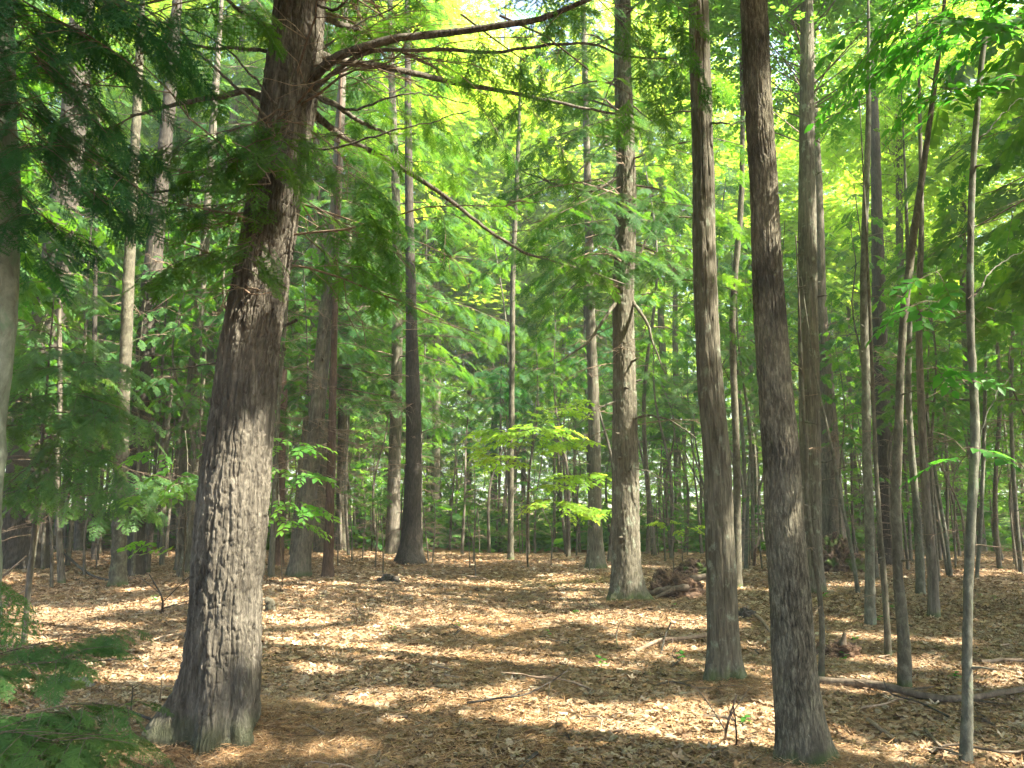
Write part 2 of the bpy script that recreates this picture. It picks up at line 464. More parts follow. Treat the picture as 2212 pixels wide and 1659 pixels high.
def keep_mask(pos, grow=0.0):
    """False for foliage that stands in one of the sunlit gaps"""
    if len(pos) == 0: return np.zeros(0, bool)
    keep = np.ones(len(pos), bool)
    for p, r in zip(SP_P, SP_R):
        w = pos - p
        al = w @ S
        pr2 = (w * w).sum(1) - al * al
        rr = r + grow
        keep &= ~((al > 0.5) & (pr2 < rr * rr))
    return keep

# ------------------------------------------------------------------ boughs
class Fol:
    """foliage and twigs of one crown; foliage is stored as frames and expanded at the end"""
    def __init__(self): self.pos = []; self.X = []; self.Z = []; self.s = []; self.sa = []; self.sb = []; self.ra = []; self.rb = []
    def spr(self, pos, X, Z, s):
        self.pos.append(np.atleast_2d(pos)); self.X.append(np.atleast_2d(X)); self.Z.append(np.atleast_2d(Z)); self.s.append(np.atleast_1d(s))
    def seg(self, A, B, ra, rb):
        A = np.atleast_2d(A); B = np.atleast_2d(B)
        self.sa.append(A); self.sb.append(B); self.ra.append(np.broadcast_to(ra, (len(A),))); self.rb.append(np.broadcast_to(rb, (len(A),)))
    def build(self, name, kind, lod, m_leaf, m_twig, parent, origin, cull=True, r=None, grow=0.0, extra=None):
        r = r or rng
        b = Buf()
        if self.pos:
            pos = np.concatenate(self.pos); X = np.concatenate(self.X); Z = np.concatenate(self.Z); s = np.concatenate(self.s)
            if cull:
                k = keep_mask(pos + 0.45 * X / (np.linalg.norm(X, axis=1, keepdims=True) + 1e-9) * s[:, None], grow + 0.25 * s)
                pos, X, Z, s = pos[k], X[k], Z[k], s[k]
            which = r.integers(0, 3, len(pos))
            for q in range(3):
                w = which == q
                if not w.any(): continue
                if kind == 'hemlock':
                    T, TF = SPR[lod][q]
                    b.add(*place(T, TF, pos[w], X[w], Z[w], s[w]), 0)
                else:
                    T, TF, tv, tf = LTW[lod][q]
                    b.add(*place(T, TF, pos[w], X[w], Z[w], s[w]), 0)
                    if lod < 2: b.add(*place(tv, tf, pos[w], X[w], Z[w], s[w]), 1)
        if self.sa:
            sa, sb, ra, rb = np.concatenate(self.sa), np.concatenate(self.sb), np.concatenate(self.ra), np.concatenate(self.rb)
            if cull:
                k = keep_mask((sa + sb) / 2, -0.05) | (ra > 0.028)
                sa, sb, ra, rb = sa[k], sb[k], ra[k], rb[k]
            b.add(*segs(sa, sb, ra, rb), 1)
        if extra:
            for v, f in extra: b.add(v, f, 1)
        return b.build(name, [m_leaf, m_twig], parent, origin)

def bough(fo, C, rad0, start=0.2, width=0.34, gap=0.11, spr=(0.24, 0.36), droop=0.25, twig_r=0.0032, sg=0.13, thick=None, dens=1.0, main=True):
    """C: points of the main axis. Adds side twigs and sprays in a flat, drooping layer."""
    C = np.asarray(C, float)
    seg_l = np.linalg.norm(np.diff(C, axis=0), axis=1); cum = np.concatenate([[0], np.cumsum(seg_l)]); L = cum[-1]
    if main:
        rr = rad0 * (1 - 0.85 * cum / L)
        fo.seg(C[:-1], C[1:], rr[:-1], rr[1:])
    n = max(3, int(L * (1 - start) / gap * dens))
    tt = start + (1 - start) * (np.arange(n) + rng.random(n)) / n
    for i, t in enumerate(tt):
        d = t * L
        k = min(len(seg_l) - 1, int(np.searchsorted(cum, d) - 1)) if d > 0 else 0
        k = max(k, 0)
        p = C[k] + (C[k + 1] - C[k]) * (d - cum[k]) / max(seg_l[k], 1e-6)
        dr = (C[k + 1] - C[k]) / max(seg_l[k], 1e-6)
        h = np.array([dr[0], dr[1], 0]); hn = np.linalg.norm(h)
        h = h / hn if hn > 1e-3 else np.array([1.0, 0, 0])
        sd = np.array([-h[1], h[0], 0]) * (1 if i % 2 else -1)
        a = rng.uniform(R(38), R(72))
        sl = width * L * (0.45 + 0.55 * math.sin(math.pi * min(1, (t - start) / (1 - start) * 0.8 + 0.2))) * rng.uniform(0.6, 1.15) * (1 - 0.55 * max(0, t - 0.55) / 0.45)
        sl = max(sl, 0.12)
        dv = dr * math.cos(a) + sd * math.sin(a) + np.array([0, 0, rng.normal(-0.08, 0.10)])
        dv /= np.linalg.norm(dv)
        m = max(2, int(sl / sg))
        ts = np.linspace(0, 1, m + 1)
        Q = p + dv * (ts * sl)[:, None] + np.array([0, 0, -1]) * (droop * sl * ts ** 2)[:, None]
        fo.seg(Q[:-1], Q[1:], twig_r * (1 - 0.7 * ts[:-1]), twig_r * (1 - 0.7 * ts[1:]))
        dq = np.diff(Q, axis=0); dq /= np.linalg.norm(dq, axis=1, keepdims=True)
        side = np.cross(dq, [0, 0, 1.0]); side *= np.where(np.arange(m) % 2, 1, -1)[:, None]
        an = rng.uniform(0.3, 0.9, m)[:, None]
        X = dq * np.cos(an) + side * np.sin(an); X[-1] = dq[-1]
        X[:, 2] -= rng.uniform(0, 0.35, m)
        Z = np.c_[rng.normal(0, 0.25, m), rng.normal(0, 0.25, m), np.ones(m)]
        fo.spr(Q[:-1] * 0.4 + Q[1:] * 0.6, X, Z, rng.uniform(spr[0], spr[1], m))

def axis_curve(p0, az, L, rise=0.1, droop=0.35, n=8, wig=0.05):
    t = np.linspace(0, 1, n)
    d = np.array([math.cos(az), math.sin(az), 0])
    C = p0 + d * (t * L)[:, None] + np.array([0, 0, 1.0]) * ((rise * t - droop * t * t) * L)[:, None]
    w = np.cumsum(rng.normal(0, wig * L / n, (n, 3)), 0); w[0] = 0
    return C + w

def cam_az_avoid(p, az, L):
    """true when a bough would reach into the camera's face"""
    e = p[:2] + np.array([math.cos(az), math.sin(az)]) * L
    return np.linalg.norm(e) < 2.6 or np.linalg.norm(p[:2] + (e - p[:2]) * 0.6) < 2.4

# ================================================================== THE SETTING
gm, nt, bs = mat('forest_floor')
tc = nt.nodes.new('ShaderNodeTexCoord')
g1 = nodes_noise(nt, 0.5, 5, 0.6, tc)
g2 = nodes_noise(nt, 14, 6, 0.75, tc)
g3 = nodes_noise(nt, 60, 5, 0.8, tc, (1, 2.5, 1), 1.5)
ca = ramp(nt, g2.outputs[0], [(0.30, (0.055, 0.036, 0.022)), (0.5, (0.18, 0.12, 0.072)), (0.72, (0.34, 0.245, 0.155))])
cb = ramp(nt, g3.outputs[0], [(0.35, (0.06, 0.042, 0.027)), (0.55, (0.21, 0.145, 0.09)), (0.7, (0.42, 0.32, 0.215))])
cc = mixc(nt, 0.55, ca.outputs[0], cb.outputs[0])
cf = ramp(nt, g1.outputs[0], [(0.35, (0.75, 0.62, 0.46)), (0.65, (1.15, 0.98, 0.76))])
nt.links.new(mixc(nt, 1.0, cc, cf.outputs[0], 'MULTIPLY'), bs.inputs['Base Color'])
bs.inputs['Roughness'].default_value = 0.95
bs.inputs['Specular IOR Level'].default_value = 0.1
bp = nt.nodes.new('ShaderNodeBump'); bp.inputs['Strength'].default_value = 0.9; bp.inputs['Distance'].default_value = 0.03
nt.links.new(g3.outputs[0], bp.inputs['Height']); nt.links.new(bp.outputs[0], bs.inputs['Normal'])

def grid_axis(a, b, fine0, fine1, st):
    mid = np.arange(fine0, fine1, st)
    lo = fine0 - np.geomspace(st, fine0 - a, 26)[::-1]
    hi = fine1 + np.geomspace(st, b - fine1, 26)
    return np.concatenate([lo, mid, hi])
gx = grid_axis(-420, 420, -9, 12, 0.12); gy = grid_axis(-60, 600, 1, 24, 0.12)
X_, Y_ = np.meshgrid(gx, gy)
Z_ = ground_h(X_, Y_) + 0.012 * (vnoise(X_ * 6, Y_ * 6) - 0.5)
nx, ny = len(gx), len(gy)
ii = np.arange(ny - 1)[:, None] * nx + np.arange(nx - 1)[None]
GF = np.stack([ii, ii + 1, ii + nx + 1, ii + nx], -1).reshape(-1, 4)
go = mesh_tris('ground', np.stack([X_, Y_, Z_], -1).reshape(-1, 3), GF, [gm], smooth=True)
tag(go, kind='structure')

# ---- leaf litter
def tint_mat(name, rough=0.75, trans=0.12):
    m, nt, bs = mat(name)
    at = nt.nodes.new('ShaderNodeAttribute'); at.attribute_name = 'tint'
    n = nodes_noise(nt, 55, 3, 0.6)
    r = ramp(nt, n.outputs[0], [(0.3, (0.62, 0.6, 0.58)), (0.7, (1.15, 1.12, 1.1))])
    nt.links.new(mixc(nt, 1.0, at.outputs['Color'], r.outputs[0], 'MULTIPLY'), bs.inputs['Base Color'])
    bs.inputs['Roughness'].default_value = rough
    bs.inputs['Specular IOR Level'].default_value = 0.25
    tl = nt.nodes.new('ShaderNodeBsdfTranslucent'); nt.links.new(at.outputs['Color'], tl.inputs[0])
    mx = nt.nodes.new('ShaderNodeMixShader'); mx.inputs[0].default_value = trans
    nt.links.new(bs.outputs[0], mx.inputs[1]); nt.links.new(tl.outputs[0], mx.inputs[2])
    nt.links.new(mx.outputs[0], nt.nodes['Material Output'].inputs[0])
    return m
M['litter'] = tint_mat('litter')
M['duff'] = tint_mat('duff', 0.85, 0.0)

def lobed_leaf(seed, kind):
    r = np.random.default_rng(seed)
    n = 22
    a = np.linspace(0, 2 * math.pi, n, endpoint=False)
    if kind == 'oak':
        x = 0.5 + 0.5 * np.cos(a); rad = 0.26 * np.sin(a) * (1 + 0.38 * np.cos(a * 9)) * (1.1 - 0.3 * np.cos(a))
        y = rad
    elif kind == 'maple':
        rr = 0.34 + 0.16 * np.cos(5 * a) + 0.04 * np.cos(11 * a)
        x = 0.45 + rr * np.cos(a); y = rr * np.sin(a)
    else:
        x = 0.5 + 0.5 * np.cos(a); y = 0.24 * np.sin(a)
    curl = r.uniform(-0.6, 0.6); tw = r.uniform(-0.4, 0.4); cx = r.uniform(-0.5, 0.6)
    z = curl * y * y * 2.2 + tw * y * (x - 0.5) + cx * (x - 0.5) ** 2 * 0.9 + r.normal(0, 0.035, n)
    V = np.vstack([np.stack([x, y, z], 1), [[0.5, 0, -0.01 * curl]]])
    F = np.array([[n, i, (i + 1) % n] for i in range(n)])
    V[:, 0] -= 0.5
    return V, F

def scatter_xy(n, y0, y1, spread=0.72, pw=1.0):
    y = y0 + (y1 - y0) * rng.random(n) ** pw
    x = (rng.random(n) * 2 - 1) * (y * spread + 0.8)
    return x, y

PAL = np.array([(0.50, 0.385, 0.26), (0.42, 0.30, 0.19), (0.56, 0.465, 0.345), (0.30, 0.20, 0.12), (0.44, 0.27, 0.14), (0.21, 0.145, 0.095), (0.47, 0.40, 0.31), (0.62, 0.55, 0.44), (0.36, 0.295, 0.22)])
PW = np.array([.17, .21, .07, .19, .08, .14, .06, .02, .06])

def path_w(x, y):
    """trodden strip up the middle, where the leaves are ground small"""
    return np.exp(-((x + 0.03 * (y - 5) + 0.1) ** 2) / (0.75 + 0.02 * y))

def litter(n, y0, y1, size, lift, spread, pw, seed, tilt, name_bits, thin_path=0.75):
    x, y = scatter_xy(n, y0, y1, spread, pw)
    dens = vnoise(x * 0.9, y * 0.9) * 0.7 + vnoise(x * 3, y * 3 + 9) * 0.5
    near_t1 = np.exp(-((x + 1.4) ** 2 + (y - 4.9) ** 2) / 0.5)
    k = (rng.random(n) < 0.35 + dens) & (rng.random(n) > thin_path * path_w(x, y)) & (rng.random(n) > 0.85 * near_t1)
    x, y = x[k], y[k]; n = len(x)
    z = ground_h(x, y) + lift * rng.random(n) + 0.006
    a = rng.random(n) * 2 * math.pi
    X = np.stack([np.cos(a), np.sin(a), rng.normal(0, tilt, n)], 1)
    Z = np.stack([rng.normal(0, tilt, n), rng.normal(0, tilt, n), np.ones(n)], 1)
    s = size * (0.45 + 1.15 * rng.random(n) ** 1.6)
    ci = rng.choice(len(PAL), n, p=PW)
    drift = 0.62 + 0.6 * vnoise(x * 0.7 + 30, y * 0.5 + 11)
    col = PAL[ci] * rng.uniform(0.65, 1.15, (n, 1)) * np.array([1.0, 0.97, 0.91]) * drift[:, None]
    which = rng.integers(0, len(LL), n)
    Vs, Fs, Cs, o = [], [], [], 0
    for q, (T, TF) in enumerate(LL):
        w = which == q
        V, F = place(T, TF, np.stack([x, y, z], 1)[w], X[w], Z[w], s[w])
        Vs.append(V); Fs.append(F + o); o += len(V)
        Cs.append(np.repeat(col[w], len(T), 0))
    return np.concatenate(Vs), np.concatenate(Fs), np.concatenate(Cs)

LL = [lobed_leaf(i, k) for i, k in enumerate(['oak', 'maple', 'plain', 'oak', 'maple', 'oak', 'maple', 'plain'])]
V1, F1, C1 = litter(95000, 3.6, 11.5, 0.074, 0.02, 0.78, 0.85, 1, 0.17, '')
V2, F2, C2 = litter(85000, 10.5, 24.0, 0.086, 0.022, 0.76, 1.0, 2, 0.18, '', 0.6)
o = mesh_tris('leaf_litter', np.vstack([V1, V2]), np.vstack([F1, F2 + len(V1)]), [M['litter']], cols=np.vstack([C1, C2]))
tag(o, 'dry tan and brown fallen leaves covering the forest floor', 'leaf litter', kind='stuff')

# fallen needles, bits of twig and crumbled leaf
def duff(n, y0, y1, L, W, pal, lift, spread=0.74, pw=0.9, focus=None):
    x, y = scatter_xy(n, y0, y1, spread, pw)
    if focus is not None:
        fx, fy, fr = focus
        x = fx + rng.normal(0, fr, n); y = fy + rng.normal(0, fr, n)
    z = ground_h(x, y) + 0.004 + lift * rng.random(n)
    a = rng.random(n) * 2 * math.pi
    A = np.stack([x, y, z], 1)
    D = np.stack([np.cos(a), np.sin(a), rng.normal(0, 0.18, n)], 1)
    Ls = (L * rng.uniform(0.5, 1.5, n))[:, None]
    Sd = np.stack([-np.sin(a), np.cos(a), rng.normal(0, .4, n)], 1) * W * 0.5
    V = np.stack([A - Sd, A + Sd, A + D * Ls], 1).reshape(-1, 3)
    c = pal[rng.integers(0, len(pal), n)] * rng.uniform(0.6, 1.2, (n, 1)) * np.array([1.0, 0.95, 0.86])
    return V, np.arange(3 * n).reshape(-1, 3), np.repeat(c, 3, 0)
NP = np.array([(0.46, 0.29, 0.15), (0.38, 0.245, 0.135), (0.54, 0.37, 0.21), (0.26, 0.17, 0.10), (0.50, 0.40, 0.28)])
TP = np.array([(0.16, 0.11, 0.08), (0.26, 0.19, 0.14), (0.36, 0.29, 0.22), (0.10, 0.07, 0.05)])
parts = [duff(240000, 4.0, 13, 0.08, 0.0035, NP, 0.035), duff(70000, 12, 24, 0.11, 0.008, NP, 0.035),
         duff(26000, 0, 0, 0.09, 0.0035, NP, 0.03, focus=(-1.55, 4.95, 0.55)), duff(6000, 4, 20, 0.16, 0.008, TP, 0.03)]
parts.append(duff(16000, 0, 0, 0.07, 0.0035, NP, 0.02, focus=(0.2, 6.5, 1.0)))
for fx_, fy_ in ((1.8, 6.65), (1.78, 4.75), (1.66, 11.4), (-2.0, 5.3)): parts.append(duff(5000, 0, 0, 0.08, 0.004, NP, 0.05, focus=(fx_, fy_, .22)))
Vs, Fs, Cs, off = [], [], [], 0
for v, f, c in parts:
    Vs.append(v); Fs.append(f + off); Cs.append(c); off += len(v)
o = mesh_tris('needle_litter', np.vstack(Vs), np.vstack(Fs), [M['duff']], cols=np.vstack(Cs))
tag(o, 'orange brown fallen needles and bits of twig among the leaves', 'needle litter', kind='stuff')

# ================================================================== TREES
def trunk_line(path, base, D, H, lean=None):
    """centre line and radii from photo pixels (u, v, width) at distance D; goes down to the ground and up to height H"""
    pts, rad = [], []
    bx, by, bz = base
    pts.append([bx, by, bz - 0.18]); rad.append(path[0][2] / FPX * depth_t(D, path[0][1]) / 2)
    pts.append([bx, by, bz + 0.02]); rad.append(rad[0])
    for u, v, w in path:
        p = P(u, v, D)
        if p[2] < bz + 0.22: continue
        pts.append(p); rad.append(w / FPX * depth_t(D, v) / 2)
    pts = [np.array(p) for p in pts]
    d = pts[-1] - pts[-3] if len(pts) > 3 else pts[-1] - pts[-2]
    d = d / np.linalg.norm(d)
    top = pts[-1]; r0 = rad[-1]; z0 = top[2]
    k = 5
    for i in range(1, k + 1):
        f = i / k
        dd = d * (1 - 0.6 * f) + np.array([0, 0, 1]) * 0.6 * f
        dd = dd / dd[2] if dd[2] > .2 else dd
        pts.append(pts[-1] + dd * (H - z0) / k); rad.append(max(r0 * (1 - 0.85 * f), 0.006))
    return np.array(pts), np.array(rad)

def resample(pts, rad, step):
    L = np.concatenate([[0], np.cumsum(np.linalg.norm(np.diff(pts, axis=0), axis=1))])
    n = max(12, int(L[-1] / step))
    C = catmull(pts, max(60, len(pts) * 14))
    Lc = np.concatenate([[0], np.cumsum(np.linalg.norm(np.diff(C, axis=0), axis=1))])
    tt = np.linspace(0, Lc[-1], n)
    Q = np.stack([np.interp(tt, Lc, C[:, i]) for i in range(3)], 1)
    # radii by parameter
    par = np.linspace(0, 1, len(C)); rr = np.interp(par, np.linspace(0, 1, len(rad)), rad)
    return Q, np.interp(tt, Lc, rr)

def bark_disp(style, ground_z, C, flare=1.35, fl_h=0.35, lobes=None, seed=0.0):
    zc = C[:, 2]
    def f(TH, SS, rad):
        h = (zc - ground_z)[:, None]
        out = rad.copy()
        fl = np.exp(-np.maximum(h, 0) / fl_h)
        lob = np.ones_like(TH)
        if lobes:
            lob = np.zeros_like(TH)
            for (a, wd, amp) in lobes:
                da = np.abs((TH - R(a) + math.pi) % (2 * math.pi) - math.pi)
                lob += amp * np.exp(-(da / R(wd)) ** 2)
        else:
            lob = 0.55 + 0.9 * (vnoise(TH / (2 * math.pi) * 5, SS * 0 + 3.3 + seed, perx=5))
        out = out * (1 + (flare - 1) * fl * lob)
        r0 = float(np.median(rad))
        wob = vnoise(TH / (2 * math.pi) * 3, SS * 1.4 + seed, perx=3) - 0.5
        out = out * (1 + 0.06 * wob)
        u = TH / (2 * math.pi)
        if style == 'furrow':
            wx = 0.9 * (vnoise(u * 5, SS * 1.6 + seed, perx=5) - 0.5) + 0.5 * (vnoise(u * 18, SS * 12 + seed, perx=18) - 0.5)
            a = vnoise(u * 36 + wx, SS * 4.4 + seed, perx=36); b = vnoise(u * 70 + wx * 1.5, SS * 13 + seed, perx=70)
            c = vnoise(u * 110 + wx, SS * 70 + seed, perx=110); e = vnoise(u * 60, SS * 26 + seed, perx=60)
            cr1 = np.clip(1 - np.abs(2 * a - 1) / 0.34, 0, 1); cr2 = np.clip(1 - np.abs(2 * b - 1) / 0.36, 0, 1)
            x1 = vnoise(u * 26 + wx, SS * 11 + seed + 40, perx=26)
            xc = np.clip(1 - np.abs(2 * x1 - 1) / 0.16, 0, 1) * (vnoise(u * 12, SS * 4 + 9, perx=12) > .45)
            out = out - 0.013 * cr1 - 0.008 * cr2 - 0.007 * xc + 0.008 * (e - 0.5) + 0.005 * (c - 0.5)
        elif style == 'fine':
            wx = 1.2 * (vnoise(u * 9, SS * 6 + seed, perx=9) - 0.5)
            a = vnoise(u * 38 + wx, SS * 9 + seed, perx=38); b = vnoise(u * 72 + wx, SS * 22 + seed, perx=72)
            k = min(1.0, r0 / 0.12)
            cr1 = np.clip(1 - np.abs(2 * a - 1) / 0.42, 0, 1); cr2 = np.clip(1 - np.abs(2 * b - 1) / 0.45, 0, 1)
            out = out - k * (0.010 * cr1 ** 0.8 + 0.006 * cr2) + k * 0.003 * (vnoise(u * 140, SS * 90, perx=140) - .5)
        elif style == 'strip':
            wx = 1.2 * (vnoise(u * 6, SS * 1.6 + seed, perx=6) - 0.5)
            a = vnoise(u * 22 + wx, SS * 2.2 + seed, perx=22); b = vnoise(u * 54 + wx * 2, SS * 7 + seed, perx=54)
            cr1 = np.clip(1 - np.abs(2 * a - 1) / 0.3, 0, 1); cr2 = np.clip(1 - np.abs(2 * b - 1) / 0.35, 0, 1)
            out = out - 0.009 * cr1 ** 0.8 - 0.005 * cr2
        else:
            out = out * (1 + 0.14 * (vnoise(u * 3, SS * 7 + seed, perx=3) - 0.5) + 0.16 * np.clip(vnoise(u * 5, SS * 11 + seed * 3, perx=5) - .68, 0, 1) * 3)
        return out
    return f

def stub(fo_list, C, rr, z, az, L, r):
    """short broken-off dead branch, added to a list of (V,F)"""
    i = int(np.argmin(np.abs(C[:, 2] - z)))
    p = C[i]; d = np.array([math.cos(az), math.sin(az), rng.uniform(-.2, .5)])
    q = [p + d * rr[i] * 0.6, p + d * (rr[i] + L * 0.5), p + d * (rr[i] + L) + rng.normal(0, .12 * L, 3)]
    fo_list.append(tube(np.array(q), np.array([r * 1.6, r, r * 0.5]), 6))

def dead_branch(fo, p, az, L, r=0.008, rise=0.1, droop=0.2, n_side=8):
    C = axis_curve(p, az, L, rise, droop, 8, 0.12)
    rr = r * (1 - 0.8 * np.linspace(0, 1, len(C)))
    fo.seg(C[:-1], C[1:], rr[:-1], rr[1:])
    for _ in range(n_side):
        k = rng.integers(1, len(C) - 1); a = az + rng.choice([-1, 1]) * rng.uniform(.4, 1.1)
        l = L * rng.uniform(0.12, 0.38)
        D = axis_curve(C[k], a, l, rng.normal(0, .25), 0.2, 4, 0.2)
        fo.seg(D[:-1], D[1:], r * 0.4, r * 0.22)
        for _ in range(2):
            j = rng.integers(1, 4); a2 = a + rng.choice([-1, 1]) * rng.uniform(.4, 1.2)
            fo.seg(D[j], D[j] + l * 0.4 * np.array([math.cos(a2), math.sin(a2), rng.normal(0, .4)]), r * 0.22, r * 0.12)

MASK_V = []   # sight-line windows kept open

def crown_random(fo, C, rr, z0, z1, L0, n, H, spr, gap=0.14, width=0.34, rise=0.12, droop=0.35, az_range=None, sg=0.16, start=0.22, shape=0.7, upcurve=0):
    for i in range(n):
        z = z0 + (z1 - z0) * (i + rng.random()) / n
        k = int(np.argmin(np.abs(C[:, 2] - z)))
        az = i * 2.39996 + rng.normal(0, .35)
        if az_range is not None: az = rng.uniform(*az_range)
        L = L0 * (1 - 0.75 * ((z - z0) / max(H - z0, 1)) ** (1 / shape)) * rng.uniform(0.65, 1.1)
        p = C[k]
        if cam_az_avoid(p, az, L + 0.4) and z < 4.2: continue
        A = axis_curve(p, az, L, rise + rng.normal(0, .08), droop, 8, 0.12)
        bough(fo, A, min(0.022, rr[k] * 0.4 + .004), start, width, gap, spr, 0.25, sg=sg)

TREES = {}
def make_tree(name, label, path, base_uv, H, bark, cat='tree', group=None, style='plain', nside=16, step=0.06, flare=1.25, fl_h=0.25,
              crown=None, kind='hemlock', lod=1, leafm='needle', D=None, base=None, lobes=None, dead=0, dead_z=(0.6, 5.0), dead_L=(0.5, 1.4), stubs=0, grow=0.0, cull=True, extra_boughs=(), limbs=(), clear=None):
    b = np.array(base) if base is not None else G(*base_uv)
    D = D or b[1]
    if base is None: b = np.array([b[0], D, float(ground_h(b[0], D))])
    pts, rad = trunk_line(path, b, D, H)
    C, rr = resample(pts, rad, step)
    seed = (sum(map(ord, label)) % 97) * 0.37
    root = empty(name, b)
    tag(root, label, cat, group)
    V, F = tube(C, rr, nside, bark_disp(style, b[2], C, flare, fl_h, lobes, seed))
    bits = [(V, F)]
    for _ in range(stubs):
        stub(bits, C, rr, rng.uniform(b[2] + .5, min(C[-1][2], 6.5)), rng.uniform(-math.pi, 0) if rng.random() < .8 else rng.uniform(0, 3), rng.uniform(0.03, 0.16), max(0.006, rr[0] * 0.07))
    Bf = Buf()
    for v, f in bits: Bf.add(v, f, 0)
    Bf.build('trunk', [M[bark]], root, b, smooth=True)
    for (lp, r0) in limbs:
        A = np.array([P(*q) for q in lp])
        A = catmull(A, 40)
        w = np.cumsum(rng.normal(0, 0.004, A.shape), 0); A = A + w
        lr = r0 * (1 - 0.72 * np.linspace(0, 1, 40)); lr[0] *= 1.5; lr[1] *= 1.2
        v, f = tube(A, lr, 9, lambda TH, SS, rad: rad * (1 + .22 * (vnoise(TH, SS * 30) - .5)))
        mesh_tris('limb', v, f, [M[bark]], smooth=True, parent=root, origin=b)
    for i in range(dead):
        fd = Fol()
        z = rng.uniform(*dead_z) + b[2]
        k = int(np.argmin(np.abs(C[:, 2] - z)))
        az = rng.uniform(0, 2 * math.pi)
        L = rng.uniform(*dead_L)
        if cam_az_avoid(C[k], az, L + .3): continue
        dead_branch(fd, C[k], az, L, max(0.004, min(0.011, rr[k] * 0.09)), rng.uniform(-.1, .35), rng.uniform(0, .35))
        v, f = segs(np.concatenate(fd.sa), np.concatenate(fd.sb), np.concatenate(fd.ra), np.concatenate(fd.rb))
        mesh_tris('dead_branch', v, f, [M['dead_twig']], parent=root, origin=b)
    fo = Fol()
    if crown: crown_random(fo, C, rr, H=H, **crown)
    for eb in extra_boughs: eb(fo)
    if fo.sa or fo.pos:
        if clear is not None and fo.pos:
            pos = np.concatenate(fo.pos); X = np.concatenate(fo.X); Z = np.concatenate(fo.Z); s = np.concatenate(fo.s)
            k = clear(pos); fo.pos, fo.X, fo.Z, fo.s = [pos[k]], [X[k]], [Z[k]], [s[k]]
        fo.build('crown', kind, lod, M[leafm], M['twig'], root, b, cull, grow=grow)
    TREES[label] = root
    return root, C, rr, b

def fb(curve, r0=0.006, width=0.38, gap=0.055, spr=(0.17, 0.29), start=0.15, droop=0.3, sg=0.10, main=True):
    """a bough traced through photo pixels (u, v, distance)"""
    def go(fo):
        A = catmull(np.array([P(*q) for q in curve]), 12)
        bough(fo, A, r0, start, width, gap, spr, droop, sg=sg, main=main)
    return go

def project(pos):
    d = pos - np.array([0, 0, EYE])
    cz = d[:, 1] * math.cos(PITCH) + d[:, 2] * math.sin(PITCH)
    cyy = -d[:, 1] * math.sin(PITCH) + d[:, 2] * math.cos(PITCH)
    cz = np.maximum(cz, 0.01)
    return 1106 + FPX * d[:, 0] / cz, 829.5 - FPX * cyy / cz

def crown_clumps(fo, cen, rad, n_cl, per, s=(0.35, 0.55), cl_r=0.55, hollow=0.35, seed=None):
    """broadleaf crown: clumps of leafy twigs through an ellipsoid"""
    r = rng if seed is None else np.random.default_rng(seed)
    cen = np.array(cen, float); rad = np.array(rad, float)
    for _ in range(n_cl):
        d = r.normal(0, 1, 3); d /= np.linalg.norm(d)
        q = cen + d * rad * (hollow + (1 - hollow) * r.random() ** 0.6) * (0.75 + 0.35 * r.random())
        m = int(per * r.uniform(0.5, 1.4))
        p = q + r.normal(0, 1, (m, 3)) * np.array([cl_r, cl_r, cl_r * 0.38])
        out = (p - cen) * np.array([1, 1, 0.25]) + r.normal(0, 0.8, (m, 3)) * np.array([1, 1, .35])
        Z = r.normal(0, 0.35, (m, 3)) + np.array([0, 0, 1.0])
        fo.spr(p, out, Z, r.uniform(s[0], s[1], m))
        st = np.array([cen[0], cen[1], q[2] - 0.55 * math.hypot(q[0] - cen[0], q[1] - cen[1]) - .2])
        mid = (st + q) / 2 + r.normal(0, .15, 3)
        fo.seg(np.array([st, mid]), np.array([mid, q]), [0.016, 0.010], [0.010, 0.004])

